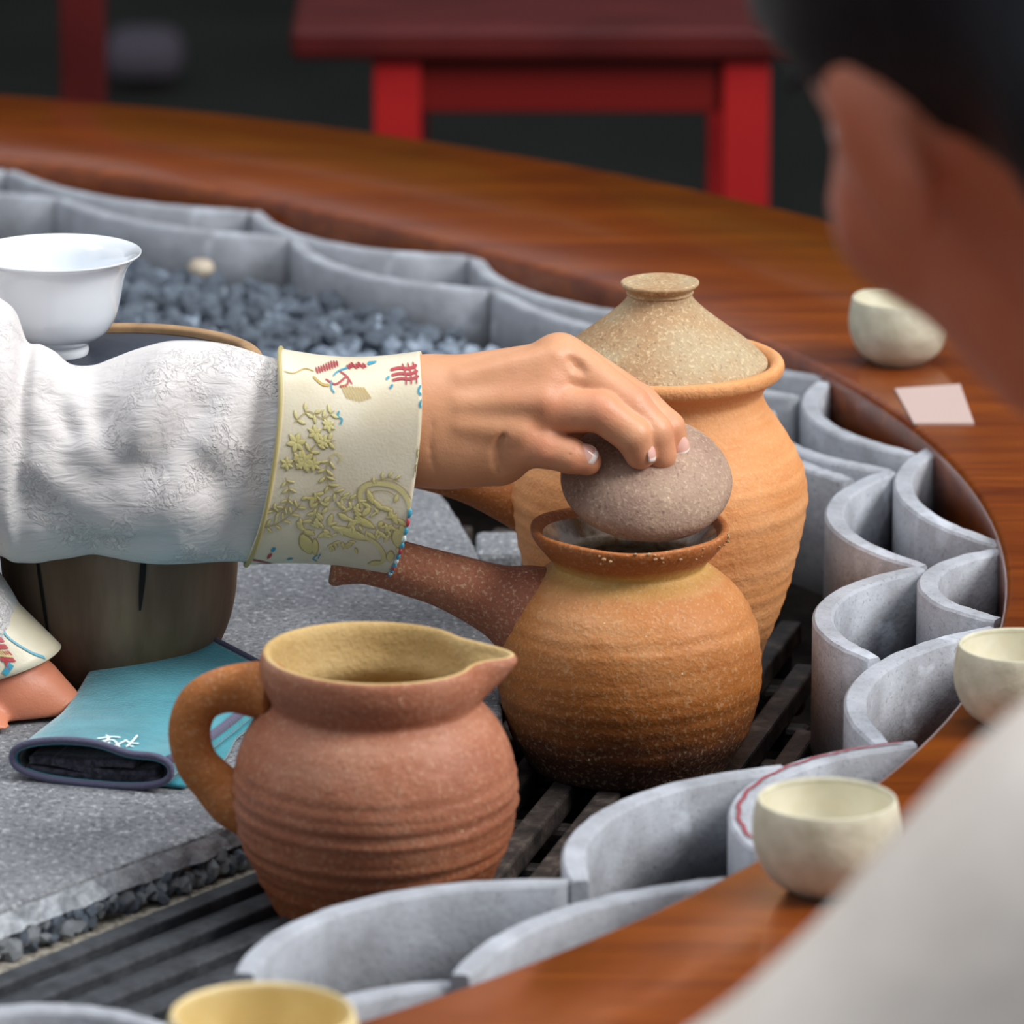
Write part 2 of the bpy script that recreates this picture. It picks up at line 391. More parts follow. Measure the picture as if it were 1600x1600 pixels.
# circle of the table from three well-seen points of its inner edge
def circ3(a, b, c):
    ax, ay, bx, by, cx, cy = a[0], a[1], b[0], b[1], c[0], c[1]
    d = 2 * (ax * (by - cy) + bx * (cy - ay) + cx * (ay - by))
    ux = ((ax * ax + ay * ay) * (by - cy) + (bx * bx + by * by) * (cy - ay) + (cx * cx + cy * cy) * (ay - by)) / d
    uy = ((ax * ax + ay * ay) * (cx - bx) + (bx * bx + by * by) * (ax - cx) + (cx * cx + cy * cy) * (bx - ax)) / d
    return ux, uy, math.hypot(ax - ux, ay - uy)
CX, CY, RI = circ3(at(1116, 500, T), at(1570, 900, T), at(740, 1532, T))
RO = RI + 0.222
print('ring', CX, CY, RI, 'outer check', (at(800, 248, T) - Vector((CX, CY, T))).length, (at(200, 165, T) - Vector((CX, CY, T))).length, (at(300,300,T)-Vector((CX, CY, T))).length)
fl = boxo('floor', (0, 4, -.05), (16, 16, .1), M['floor'], bev=0); tag(fl, kind='structure')
bw = bmesh.new()
box(bw, (0, 10.5, .45), (14, .15, .9)); box(bw, (0, 10.5, 3.2), (14, .15, 1.2)); box(bw, (-5.6, 10.5, 1.75), (2.8, .15, 1.7)); box(bw, (5.9, 10.5, 1.75), (2.2, .15, 1.7))
for x in (-2.6, -.9, .2, 2.2, 3.4): box(bw, (x, 10.5, 1.75), (.25, .18, 1.7))
o = bm_obj('wall_back', bw, M['wall']); tag(o, kind='structure')

# ------------------------------------------------------------------ table ring
tab = empty('round_table', (CX, CY, 0), 'glossy red-brown ring-shaped wooden tea table with hollow tiled centre', 'table')
def ringmesh(name, prof, m, parent, n=256):
    vs = []; k_ = len(prof)
    for i in range(n):
        a = 2 * math.pi * i / n
        for r, z in prof: ov = oval(a) * (1 if r < RI + .12 else .4); vs.append(((r + ov) * math.cos(a), (r + ov) * math.sin(a), z))
    fs = [(i * k_ + j, i * k_ + (j + 1) % k_, ((i + 1) % n) * k_ + (j + 1) % k_, ((i + 1) % n) * k_ + j) for i in range(n) for j in range(k_)]
    me = bpy.data.meshes.new(name); me.from_pydata(vs, [], fs); me.update()
    bm = bmesh.new(); bm.from_mesh(me); bmesh.ops.recalc_face_normals(bm, faces=bm.faces); bm.to_mesh(me); bm.free()
    return link(name, me, m, parent)
e = .004
def oval(a):
    d = math.degrees(a) % 360; q_ = max(0, min(1, (d - 40) / 32)) if d < 120 else max(0, min(1, (220 - d) / 90))
    return .052 * q_ * q_ * (3 - 2 * q_)
tt = ringmesh('table_top', [(RI, T - .045), (RI, T - e), (RI + e * .3, T - e * .3), (RI + e, T), (RO - e, T), (RO - e * .3, T - e * .3), (RO, T - e), (RO, T - .045)], M['wood'], tab)
ringmesh('inner_apron', [(RI + .001, T - .16), (RI + .001, T - .045), (RI + .022, T - .045), (RI + .022, T - .16)], M['wood'], tab)
ringmesh('outer_apron', [(RO - .05, T - .13), (RO - .05, T - .045), (RO - .028, T - .045), (RO - .028, T - .13)], M['wood'], tab)
for k in range(10):
    a = 2 * math.pi * (k + .25) / 10; r = (RI + RO) / 2
    l_ = boxo('leg', (r * math.cos(a), r * math.sin(a), (T - .045) / 2), (.07, .07, T - .045), M['wood'], tab, rz=a)

# ------------------------------------------------------------------ pit inside the ring (carries the grate, slab and gravel)
def pit(name, r, z0, z1, m, xcut=-.52):
    pts = []
    for i in range(200):
        a = 2 * math.pi * i / 200; x, y = CX + r * math.cos(a), CY + r * math.sin(a)
        pts.append((max(x, xcut), y))
    pts2 = [pts[0]]
    for p in pts[1:]:
        if (p[0] - pts2[-1][0]) ** 2 + (p[1] - pts2[-1][1]) ** 2 > 1e-8 and not (p[0] == xcut and pts2[-1][0] == xcut and len(pts2) > 1 and pts2[-2][0] == xcut): pts2.append(p)
    n = len(pts2)
    vs = [(x, y, z0) for x, y in pts2] + [(x, y, z1) for x, y in pts2]
    fs = [tuple(range(n))[::-1], tuple(range(n, 2 * n))] + [(i, (i + 1) % n, n + (i + 1) % n, n + i) for i in range(n)]
    return mesh(name, vs, fs, m, smooth=False, origin=(CX, CY, z0))
o = pit('hearth_tray', RI - .003, T - .15, G - .045, M['ash'])
tag(o, 'dark ash-covered sunken tray filling the centre of the round table', 'tray')
YB = at(800, 700, G).y  # boundary: gravel behind, grate in front

# ------------------------------------------------------------------ roof tiles standing on edge
ZT = T - .006
def tile(pts, h=.066, th=.0105, label=None, row='outer', stain=False, zt=ZT, name='curved_tile'):
    a, b, c = [at(p[0], p[1], zt) for p in pts]
    ux, uy, r = circ3(a, b, c)
    if row == 'outer':
        a0, a1, a2 = [math.atan2(p.y - uy, p.x - ux) for p in (a, b, c)]
    else:
        a0, a1, a2 = [math.atan2(p.y - uy, p.x - ux) for p in (a, b, c)]
    def unwrap(x, ref):
        while x - ref > math.pi: x -= 2 * math.pi
        while x - ref < -math.pi: x += 2 * math.pi
        return x
    a0 = unwrap(a0, a1); a2 = unwrap(a2, a1)
    if a0 > a2: a0, a2 = a2, a0
    n = 30; ev = .0013
    prof = [(r, zt - h), (r, zt - ev), (r - ev, zt), (r - th + ev, zt), (r - th, zt - ev), (r - th, zt - h)]
    org = Vector((b.x, b.y, zt - h)); vs = []; k_ = len(prof); rr = random.Random(int(pts[1][0] * 7 + pts[1][1]))
    for i in range(n + 1):
        t = i / n; an = a0 + (a2 - a0) * t
        tp = 1 - .25 * max(0, abs(2 * t - 1) - .85) / .15
        jit = rr.uniform(-.00025, .00025)
        for j, (q_, z) in enumerate(prof):
            q2 = r - (r - q_) * tp
            zz = z + (jit if z > zt - .01 else 0)
            vs.append((ux + q2 * math.cos(an), uy + q2 * math.sin(an), zz))
    fs = [(i * k_ + j, i * k_ + (j + 1) % k_, (i + 1) * k_ + (j + 1) % k_, (i + 1) * k_ + j) for i in range(n) for j in range(k_)]
    fs += [tuple(range(k_))[::-1], tuple(n * k_ + j for j in range(k_))]
    o = mesh(name, vs, fs, M['tile'], smooth=False, origin=org)
    bm = bmesh.new(); bm.from_mesh(o.data); bmesh.ops.recalc_face_normals(bm, faces=bm.faces); bm.to_mesh(o.data); bm.free()
    for p in o.data.polygons: p.use_smooth = abs(p.normal.z) < .3 and len(p.vertices) == 4 and p.area > .0001
    o['kind'] = 'thing'; tag(o, label, 'tile', 'grey roof tiles standing on edge round the hearth')
    if stain:
        V_ = []; F_ = []
        for i in range(61):
            t = .03 + .9 * i / 60; an = a0 + (a2 - a0) * t; wv = .0012 * math.sin(i * .9) + .0005 * math.sin(i * 2.3)
            wd = .0005 + .0005 * abs(math.sin(i * 1.7))
            for q_ in (r - th * .45 - wd + wv * .4, r - th * .45 + wd + wv * .4):
                V_.append((ux + q_ * math.cos(an), uy + q_ * math.sin(an), zt + .0009))
        F_ = [(2 * i, 2 * i + 1, 2 * i + 3, 2 * i + 2) for i in range(60)]
        s_ = mesh('stain_line', V_, F_, M['stain'], o, origin=org); s_['label'] = 'dark red painted line along the tile edge'
    return o
L = 'grey curved tile on edge, '
tiles = [
    ([(-290, 258), (-90, 296), (88, 311)], 'inner', L + 'cut by the left frame edge behind the white bowl'),
    ([(85, 310), (220, 350), (452, 373)], 'inner', L + 'inner row, directly right of and behind the white bowl'),
    ([(452, 372), (560, 430), (762, 455)], 'inner', L + 'inner row, behind the middle of the gravel'),
    ([(762, 452), (850, 494), (1010, 530)], 'inner', L + 'inner row, running behind the left side of the conical lid'),
    ([(1020, 530), (1090, 590), (1240, 622)], 'inner', L + 'inner row, mostly hidden behind the tall jar neck'),
    ([(1190, 640), (1240, 705), (1384, 737)], 'inner', L + 'its cusp showing just right of the tall jar shoulder'),
    ([(1160, 675), (1230, 722), (1318, 752)], 'inner', L + 'innermost one with a tan corner beside the tall jar'),
    ([(1382, 734), (1288, 800), (1433, 886)], 'inner', L + 'inner row, sharply curled, level with the held lid'),
    ([(1432, 884), (1270, 956), (1356, 1030)], 'inner', L + 'inner row, tall curled face right of the handled pot'),
    ([(1219, 1194), (912, 1281), (892, 1378)], 'inner', L + 'inner row, right in front of the handled pot'),
    ([(889, 1372), (569, 1401), (366, 1520)], 'inner', L + 'inner row, in front of the spouted pitcher'),
    ([(268, 1602), (60, 1566), (-150, 1606)], 'inner', L + 'blurred one in the lower left corner'),
    ([(-330, 215), (-160, 262), (8, 268)], 'outer', L + 'outer row, cut off at the upper left'),
    ([(8, 268), (180, 315), (388, 332)], 'outer', L + 'outer row, leftmost against the wooden ring'),
    ([(390, 330), (500, 381), (732, 402)], 'outer', L + 'outer row, second from the left along the far wood'),
    ([(732, 400), (812, 458), (1040, 500)], 'outer', L + 'outer row, behind and left of the conical lid'),
    ([(1045, 500), (1120, 560), (1282, 592)], 'outer', L + 'outer row, hidden behind the conical lid'),
    ([(1278, 594), (1262, 652), (1418, 711)], 'outer', L + 'outer row, curled, right of the tall jar neck'),
    ([(1460, 692), (1396, 748), (1556, 853)], 'outer', L + 'outer row, at the dark wooden wall on the right'),
    ([(1556, 856), (1434, 904), (1553, 970)], 'outer', L + 'small one at the far right of the outer row'),
    ([(1545, 978), (1320, 1085), (1366, 1162)], 'outer', L + 'outer row, leaning beside the right-hand cup'),
    ([(1425, 1156), (1150, 1240), (1178, 1328)], 'outer', L + 'outer row, with a dark red line along its edge'),
    ([(1131, 1369), (860, 1422), (703, 1522)], 'outer', L + 'outer row, against the wood at bottom centre'),
    ([(702, 1531), (560, 1548), (420, 1640)], 'outer', L + 'outer row, small piece showing right of the yellow cup'),
]
for pts, row, lab in tiles:
    tile(pts, label=lab, row=row, stain='red line' in lab, zt=ZT - (.006 if 'small piece' in lab else 0))

# ------------------------------------------------------------------ gravel bed
gb = empty('gravel_bed', at(480, 470, G), 'bed of blue-grey angular gravel behind the sleeve, inside the tile ring', 'gravel')
ZG = .662
def zg(x, y):
    d = max(0, min(1, (RI - .08 - math.hypot(x - CX, y - CY)) / .25)); return .671 - .013 * d
def stone_mesh(i, s=1.0, flat=.7):
    bm = bmesh.new(); bmesh.ops.create_icosphere(bm, subdivisions=1, radius=1)
    rr = random.Random(i)
    for v in bm.verts: v.co = Vector((v.co.x * rr.uniform(.7, 1.1), v.co.y * rr.uniform(.6, 1.0), v.co.z * rr.uniform(.5, .9) * flat * 1.2)) * s
    me = bpy.data.meshes.new('gravel_stone'); bm.to_mesh(me); bm.free(); me.materials.append(M['gravel']); return me
smesh = [stone_mesh(i) for i in range(12)]
smesh2 = []
for i in range(6):
    q_ = stone_mesh(50 + i); q_.materials[0] = M['slab_edge']; smesh2.append(q_)
def inring(x, y, m=.075): return math.hypot(x - CX, y - CY) < RI - m
def gravel_ok(x, y):
    if x < -.52 or not inring(x, y, .085): return False
    return True
def grav_free(x, y):
    if not gravel_ok(x, y): return False
    if x > at(800, 700, G).x + .02 and y < at(800, 560, G).y: return False
    a = at(690, 745, G); bnd = a.y + max(0, -(x - a.x)) * .28
    return y >= bnd - .02
cells = []
p0 = at(0, 620, G).y
stones = []
for ix in range(-42, 24):
    for iy in range(0, 60):
        x = ix * .0122 + random.uniform(-.004, .004); y = at(800, 820, G).y + iy * .0122 + random.uniform(-.004, .004)
        if not gravel_ok(x, y): continue
        # leave the place of the slab, jar and grate free
        a = at(690, 745, G); bnd = a.y + .0 + max(0, -(x - a.x)) * .28
        if x > at(800, 700, G).x + .02 and y < at(800, 560, G).y: continue
        if y < bnd - .02: continue
        stones.append((x, y))
def scr(x, y, z):
    d = np.array([x, y, z - ZC]); f_ = cs * d[1] - sn * d[2]; u_ = sn * d[1] + cs * d[2]
    return 800 + FPX * d[0] / f_, 800 - FPX * u_ / f_
vis = []; rest = []
for s_ in stones:
    px, py = scr(s_[0], s_[1], ZG)
    (vis if (180 < px < 770 and 380 < py < 560) or (690 < px < 800 and 740 < py < 830) else rest).append(s_)
random.shuffle(vis); vis.sort(key=lambda s_: -scr(*s_, ZG)[1])
sing = vis[:298]; rest += vis[298:]
# a low mound under the stones
for x, y in sing:
    o = bpy.data.objects.new('stone', random.choice(smesh)); COL.objects.link(o); o.parent = gb
    s_ = random.uniform(.0070, .0115)
    o.location = Vector((x, y, zg(x, y) + random.uniform(-.001, .005))) - gb.location
    o.scale = (s_, s_, s_); o.rotation_euler = [random.uniform(0, 6.28) for _ in range(3)]
VS = []; FS = []
for x, y in rest + [(s_[0] + random.uniform(-.005, .005), s_[1] + random.uniform(-.005, .005)) for s_ in vis]:
    me = random.choice(smesh); s_ = random.uniform(.0065, .0100); rt = Euler([random.uniform(0, 6.28) for _ in range(3)]).to_matrix()
    b0 = len(VS); z = zg(x, y) - .004 + random.uniform(0, .004)
    VS += [tuple(rt @ (v.co * s_) + Vector((x, y, z))) for v in me.vertices]; FS += [tuple(b0 + k for k in p.vertices) for p in me.polygons]
o = mesh('loose_stones', VS, FS, M['gravel'], gb, smooth=False); o['kind'] = 'stuff'
# the packed bed below the loose stones
VS = []; FS = []; gx = np.arange(-.515, .28, .012); gy = np.arange(at(800, 815, G).y, 4.1, .012); idm = {}
for i, x in enumerate(gx):
    for j, y in enumerate(gy):
        if grav_free(x, y): idm[(i, j)] = len(VS); VS.append((x, y, zg(x, y) - .008 + random.uniform(-.002, .002)))
for (i, j), k in idm.items():
    q_ = [idm.get(t) for t in ((i, j), (i + 1, j), (i + 1, j + 1), (i, j + 1))]
    if None not in q_: FS.append(tuple(q_))
mesh('packed_bed', VS, FS, M['gravel'], gb, smooth=False)
pe = lobj('pale_pebble', [(.0002, -.006), (.006, -.005), (.0085, 0), (.006, .005), (.0002, .006)], M['pebble'], n=20); pe.location = at(314, 420, .680)
tag(pe, 'single pale round pebble on top of the grey gravel behind the bowl', 'pebble')

# ------------------------------------------------------------------ stone slab
def prism(name, pts, z0, z1, mats, parent=None, bev=.003, jag=.0, seg=1):
    bm = bmesh.new(); n = len(pts); rr = random.Random(3)
    def J(): return rr.uniform(-jag, jag)
    tv = [bm.verts.new((p[0], p[1], z1)) for p in pts]; bv = [bm.verts.new((p[0] + J() * 2, p[1] + J() * 2, z0 + J())) for p in pts]
    mv = [bm.verts.new((p[0] + J(), p[1] + J(), (z0 + z1) / 2 + J() * .5)) for p in pts]
    bm.faces.new(tv); bm.faces.new(bv[::-1])
    for i in range(n):
        j = (i + 1) % n
        for A, B in ((tv, mv), (mv, bv)):
            f_ = bm.faces.new((A[i], B[i], B[j], A[j])); f_.material_index = 1 if len(mats) > 1 else 0
    bmesh.ops.recalc_face_normals(bm, faces=bm.faces)
    if bev:
        es = [e_ for e_ in bm.edges if all(v in tv for v in e_.verts) and len(e_.link_faces) == 2]
        bmesh.ops.bevel(bm, geom=es, offset=bev, segments=2, affect='EDGES', profile=.5)
    c = Vector((sum(p[0] for p in pts) / n, sum(p[1] for p in pts) / n, z0))
    bmesh.ops.translate(bm, verts=bm.verts, vec=-c)
    o = bm_obj(name, bm, None, parent)
    for q_ in mats: o.data.materials.append(q_)
    o.location = c; return o
def dense(P, step=.006, jit=.0006):
    out = []
    for i in range(len(P)):
        a = Vector(P[i]); b = Vector(P[(i + 1) % len(P)]); k = max(1, int((b - a).length / step))
        for j in range(k): out.append(a.lerp(b, j / k) + Vector((random.uniform(-jit, jit), random.uniform(-jit, jit))))
    return out
sp = [(-330, 1547), (0, 1423), (367, 1285), (755, 1139), (782, 1118), (786, 1080), (778, 1030), (770, 980), (757, 890), (734, 838), (700, 785), (660, 740), (600, 706), (480, 690), (200, 665), (-330, 640)]
slab = prism('flat_stone', dense([at(a, b, ZS).xy for a, b in sp]), ZS - .0125, ZS, [M['slab'], M['slab_edge']], bev=.0018, jag=.0006)
tag(slab, 'large flat speckled grey stone slab under the teal cloth and wooden tub', 'stone slab')
# rubble and mortar under the slab
rub = [(a, b) for a, b in sp]
def inset(P, d):
    c = Vector((sum(p[0] for p in P) / len(P), sum(p[1] for p in P) / len(P))); return [Vector(p) + (c - Vector(p)).normalized() * d for p in P]
o = prism('mortar_bed', dense(inset([at(a, b, ZS).xy for a, b in sp], .012), .006, .0025), G - .0455, ZS - .0127, [M['sand']], bev=0, jag=.003)
tag(o, 'rough mortar and rubble layer under the grey stone slab', 'mortar')
# sand strip along the front
a1 = at(-300, 1560, G); a2 = at(0, 1440, G + .012); 
sand_pts = [at(-330, 1585, G + .004).xy, at(0, 1470, G + .004).xy, at(380, 1325, G + .004).xy, at(470, 1290, G + .004).xy, at(480, 1360, G + .004).xy, at(411, 1380, G + .004).xy, at(0, 1540, G + .004).xy, at(-330, 1668, G + .004).xy]
o = prism('sand_strip', dense(sand_pts, .008, .001), G - .0455, G + .005, [M['sand']], bev=0, jag=0)
tag(o, 'strip of pale gritty sand between stone slab and ribbed iron channel', 'sand')
rb = empty('rubble_row', at(250, 1400, G + .005), 'row of small broken stones wedged below the slab front edge', 'rubble')
for i in range(92):
    t = i % 46 / 45; x = -60 + 445 * t + random.uniform(-4, 4); p = at(x, 1423 - .376 * x, ZS); p.z = G + random.uniform(.007, .0155); p += Vector((-.3, 1, 0)) * random.uniform(.000, .004)
    o = bpy.data.objects.new('stone', random.choice(smesh + smesh2 * 2)); COL.objects.link(o); o.parent = rb
    s_ = random.uniform(.0032, .0068); o.scale = (s_, s_ * 1.1, s_ * .9); o.rotation_euler = [random.uniform(0, 6.28) for _ in range(3)]
    o.location = p - rb.location
# small blocks behind the slab's right end
for (x0, x1, y0, lab) in ((742, 815, 838, 'grey rough stone block between the slab corner and the tall jar'), (770, 815, 905, 'small dark stone block beside the foot of the tall jar')):
    c = at((x0 + x1) / 2, y0 + 10, G + .022)
    o = boxo('stone_block', (c.x, c.y, G - .0445 + (.067 if y0 < 900 else .055) / 2), ((x1 - x0) / 3000, .045, .067 if y0 < 900 else .055), M['slab'] if y0 < 900 else M['slate'], bev=.003); tag(o, lab, 'stone block')
# ------------------------------------------------------------------ iron channel (bottom left) and grate
ch = empty('ribbed_channel', at(250, 1500, G), 'dark ribbed iron channel running beside the sand at lower left', 'iron channel')
A = at(0, 1545, G).xy; B = at(411, 1381, G).xy; dr = (B - A).normalized(); nr = Vector((dr.y, -dr.x))
for k in range(9):
    hgt = .012 if k % 2 == 0 else .007; wd = .0125
    a = A - dr * .32 + nr * (.004 + wd * k + wd / 2); b = A + dr * ((.262 if k < 3 else .25 - k * .013)) + nr * (.004 + wd * k + wd / 2)
    c = (a + b) / 2
    o = boxo('rib', Vector((c.x, c.y, G - .022 + hgt / 2 - .0)) - ch.location + Vector((0, 0, .01)), ((b - a).length, wd * (.98 if k % 2 else .9), hgt + .02), M['channel'], ch, rz=math.atan2(dr.y, dr.x), bev=.0012)
gr = empty('iron_grate', at(980, 1100, G - .012), 'blackened iron grate carrying the clay pots', 'grate')
pp = at(982, 1190, G)
ang = math.atan2(at(875, 1215, G).y - at(805, 1300, G).y, at(875, 1215, G).x - at(805, 1300, G).x)
d1 = Vector((math.cos(ang), math.sin(ang))); d2 = Vector((d1.y, -d1.x))
cen = at(900, 1200, G).xy
def clipbar(c, d, lo, hi):
    ts = [t for t in np.arange(lo, hi, .004) if inring(c.x + d.x * t, c.y + d.y * t, .095) and -.2 < c.x + d.x * t
          and not in_slab(c.x + d.x * t, c.y + d.y * t)]
    if not ts: return None
    return min(ts), max(ts)
slabpoly = [at(a, b, ZS).xy for a, b in sp]
def in_slab(x, y):
    r = False; P = slabpoly
    for i in range(len(P)):
        a, b = P[i], P[(i + 1) % len(P)]
        if (a.y > y) != (b.y > y) and x < (b.x - a.x) * (y - a.y) / (b.y - a.y) + a.x: r = not r
    return r
for k in range(-9, 12):
    c = cen + d2 * (k * .024)
    q_ = clipbar(c, d1, -.35, .42)
    if not q_ or q_[1] - q_[0] < .03: continue
    m_ = c + d1 * ((q_[0] + q_[1]) / 2)
    boxo('bar', Vector((m_.x, m_.y, G - .006)) - gr.location, (q_[1] - q_[0], .0115, .0118), M['iron'], gr, rz=ang, bev=.0015)
for k in range(-5, 7):
    c = cen + d1 * (k * .062 + .01)
    q_ = clipbar(c, d2, -.3, .35)
    if not q_ or q_[1] - q_[0] < .03: continue
    m_ = c + d2 * ((q_[0] + q_[1]) / 2)
    boxo('crossbar', Vector((m_.x, m_.y, G - .019)) - gr.location, (q_[1] - q_[0], .013, .0135), M['iron'], gr, rz=ang - math.pi / 2, bev=.003)
for (x, y) in ((-.08, 2.75), (.1, 2.75), (.12, 3.1), (.02, 3.2)):
    boxo('foot', Vector((x, y, G - .035)) - gr.location, (.018, .018, .021), M['iron'], gr, bev=.002)

# ------------------------------------------------------------------ clay vessels
def ridges(amp, h0, h1, per, seed=0, rmax=.07):
    rr = np.random.RandomState(seed); ph = rr.rand(6) * 6.28
    def f(r, h, a, t):
        wgt = max(0, min(1, (h - h0) / .015)) * max(0, min(1, (h1 - h) / .015)) if r > .02 else 0
        hh = h + .0012 * math.sin(a + ph[0]) + .0008 * math.sin(2 * a + ph[1])
        d = amp * (math.sin(6.283 * hh / per) + .5 * math.sin(6.283 * hh / (per * 1.63) + ph[2])) * wgt
        wob = 1 + .006 * math.sin(2 * a + ph[3]) + .003 * math.sin(3 * a + 20 * h + ph[4])
        return (r * wob + d, h, a)
    return f
def vessel(name, loc, outer, inner, mo, mi, label, cat, disp=None, n=160, sub=7):
    root = empty(name, loc, label, cat)
    lobj('body', outer, mo, root, n=n, sub=sub, disp=disp)
    i_ = lobj('interior', inner, mi, root, n=n, sub=sub); 
    return root
mm = .001
def P_(*a): return [(r * mm, h * mm) for r, h in a]
# pitcher ------------------------------------------------
pb = at(587, 1437, G)
pit_r = empty('clay_pitcher', pb, 'red-brown clay pitcher with loop handle and pinched spout, front left of the pots', 'pitcher')
sa = R(8)  # spout direction (towards image right)
rz = ridges(.00075, .004, .078, .0068, 3)
def pd(r, h, a, t):
    r, h, a = rz(r, h, a, t)
    if h > .098:
        g_ = min(1, (h - .098) / .024); da = (a - sa + math.pi) % (2 * math.pi) - math.pi
        w_ = math.exp(-(da / .24) ** 2); r += .0135 * w_ * g_ ** 1.3
        w2 = math.exp(-((abs(da) - .5) / .22) ** 2); r -= .0022 * w2 * g_; h += -.0022 * w_ * g_ - .001 * g_ * math.cos(a)
    return r, h, a
prof = P_((0, 1.5), (36, 1.5), (40, 0), (42.5, 2), (47, 10), (55, 27), (60.5, 40), (63.3, 55), (63.5, 68), (61, 80), (56, 91), (50.5, 98), (46.8, 101.5), (46.6, 104), (48.5, 108), (50.6, 114), (51, 120), (50.2, 124.3), (48.6, 125.6), (46.8, 124.6), (45.4, 121), (44, 113), (42.5, 104), (46, 97), (52, 90), (57.5, 78), (59, 62), (55, 40), (46, 20), (36, 8), (0, 6))
vs, fs = lathe(prof, n=192, disp=pd, sub=6)
me = bpy.data.meshes.new('body'); me.from_pydata(vs, [], fs); me.update()
bm = bmesh.new(); bm.from_mesh(me); bmesh.ops.recalc_face_normals(bm, faces=bm.faces); bm.to_mesh(me); bm.free()
me.materials.append(M['pitcher']); me.materials.append(M['pitcher_in'])
ring_in = (17 * 6 + 3) * 192
for p in me.polygons:
    if min(p.vertices) >= ring_in: p.material_index = 1
b_ = link('body', me, None, pit_r)
yq = pb.y
def Vp(px, py, dy=0): return V(px, py, yq + dy)
hp = [Vp(431, 1084), Vp(405, 1078, .004), Vp(352, 1078, .006), Vp(312, 1098, .006), Vp(296, 1140, .006), Vp(306, 1188, .006), Vp(336, 1224, .005), Vp(366, 1254, .003), Vp(402, 1284)]
h_ = tube('handle', hp, [.0100, .0098, .0078, .0072, .007, .0072, .0080, .0088, .0075], M['handle'], pit_r, n=28, flat=1.35, up=(0, 1, 0))
# handled pot ------------------------------------------------
p2 = at(982, 1190, G)
pot = empty('side_handle_pot', p2, 'squat brown clay pot with straight side handle and soot-dark base, standing open on the grate', 'pot')
rz2 = ridges(.00022, .01, .09, .0075, 8)
prof = P_((0, 2), (44, 2), (47, 0), (49.5, 1.5), (53, 8), (57.8, 16), (60.8, 25), (63.8, 38), (64.4, 50), (62.4, 68), (58.5, 78), (53.5, 86), (45, 94), (38.6, 98.5), (37, 100.5), (38.2, 103), (42, 107.5), (46, 112.5), (47.6, 115.5), (47.9, 118), (46.8, 119), (44.4, 118.4), (42, 115), (37, 108), (34, 102), (40, 95), (50, 86), (58, 74), (61, 55), (58, 35), (46, 12), (0, 6))
vs, fs = lathe(prof, n=192, disp=lambda r, h, a, t: (lambda q: (q[0], q[1] + (.0006 * math.sin(a * 2 + 1) + .0004 * math.sin(a * 5) if h > .105 else 0), q[2]))(rz2(r, h, a, t)), sub=6)
me = bpy.data.meshes.new('body'); me.from_pydata(vs, [], fs); me.update()
bm = bmesh.new(); bm.from_mesh(me); bmesh.ops.recalc_face_normals(bm, faces=bm.faces); bm.to_mesh(me); bm.free()
me.materials.append(M['pot']); me.materials.append(M['pot_in'])
for p in me.polygons:
    if min(p.vertices) >= (22 * 6) * 192: p.material_index = 1
link('body', me, None, pot)
y2 = p2.y
hh = [V(845, 968, y2), V(808, 950, y2), V(770, 935, y2), V(700, 908, y2), V(640, 890, y2), (V(580, 873, y2)), V(545, 868, y2), V(527, 866, y2), V(521, 865, y2)]
tube('handle', hh, [.027, .0225, .0172, .0138, .0128, .0128, .0142, .0155, .0135], M['pot_handle'], pot, n=36, up=(0, 1, 0))
# crumbs on the rim
cr = []; cf = []
rr = random.Random(5)
for i in range(26):
    a = rr.uniform(-1.9, -.1); rd = .0478; c = p2 + Vector((rd * math.cos(a), rd * math.sin(a), .1165 + rr.uniform(-.004, .002))); s_ = rr.uniform(.0006, .0016)
    b0 = len(cr); me_ = smesh[i % 12]; cr += [tuple(c + v.co * s_) for v in me_.vertices]; cf += [tuple(b0 + k for k in p.vertices) for p in me_.polygons]
o = mesh('tea_crumbs', cr, cf, M['tub_rim'], pot, smooth=False); o['kind'] = 'stuff'
# held lid ------------------------------------------------
lc = V(1010, 752, y2 + .005)
lid = empty('pot_lid', lc, 'speckled taupe domed clay lid held tilted over the open handled pot', 'lid')
lid.rotation_euler = (R(24), R(3), 0)
def ld(r, h, a, t): return (r * (1 + .008 * math.sin(2 * a + 1) + .005 * math.sin(3 * a)), h + .0004 * math.sin(3 * a + 30 * r), a)
lobj('dome', P_((0, -3), (20, -4), (33, -6), (37.5, -7), (40, -4), (41.2, 0), (40.6, 4), (38, 9), (33, 15), (25, 20), (15, 23), (8, 24.5), (0, 25)), M['lid'], lid, n=128, disp=ld)
lobj('knob', P_((0, 22), (7, 23), (6, 26), (7, 28), (8, 30), (6.5, 31.6), (0, 32)), M['lid'], lid, n=48)
# tall jar ------------------------------------------------
p3 = at(1027, 1060, G)
jar = empty('tall_jar', p3, 'tall orange terracotta jar behind the handled pot, covered by a conical lid', 'jar')
rz3 = ridges(.0003, .015, .14, .0085, 12)
lobj('body', P_((0, 2), (42, 2), (46, 0), (49, 2), (52.5, 10), (54.8, 19), (60.8, 34), (66.4, 51), (69.8, 65), (73.6, 84), (75.2, 100), (71.5, 116), (62, 133), (55, 143), (52.5, 149), (53, 153), (57, 158), (61.6, 161), (63, 164.5), (62, 167.5), (59.4, 168.3), (56.5, 166.5), (54.5, 162), (50, 155), (48, 148), (56, 136), (66, 118), (70, 100), (64, 60), (50, 20), (0, 8)), M['tall'], jar, n=192, disp=rz3, sub=6)
hj = [V(850, 806, p3.y), V(815, 788, p3.y), V(750, 762, p3.y), V(700, 745, p3.y), V(640, 728, p3.y), V(600, 716, p3.y), V(590, 713, p3.y)]
tube('handle', hj, [.016, .0135, .0105, .0098, .0105, .0125, .0115], M['handle'], jar, n=28, up=(0, 1, 0))
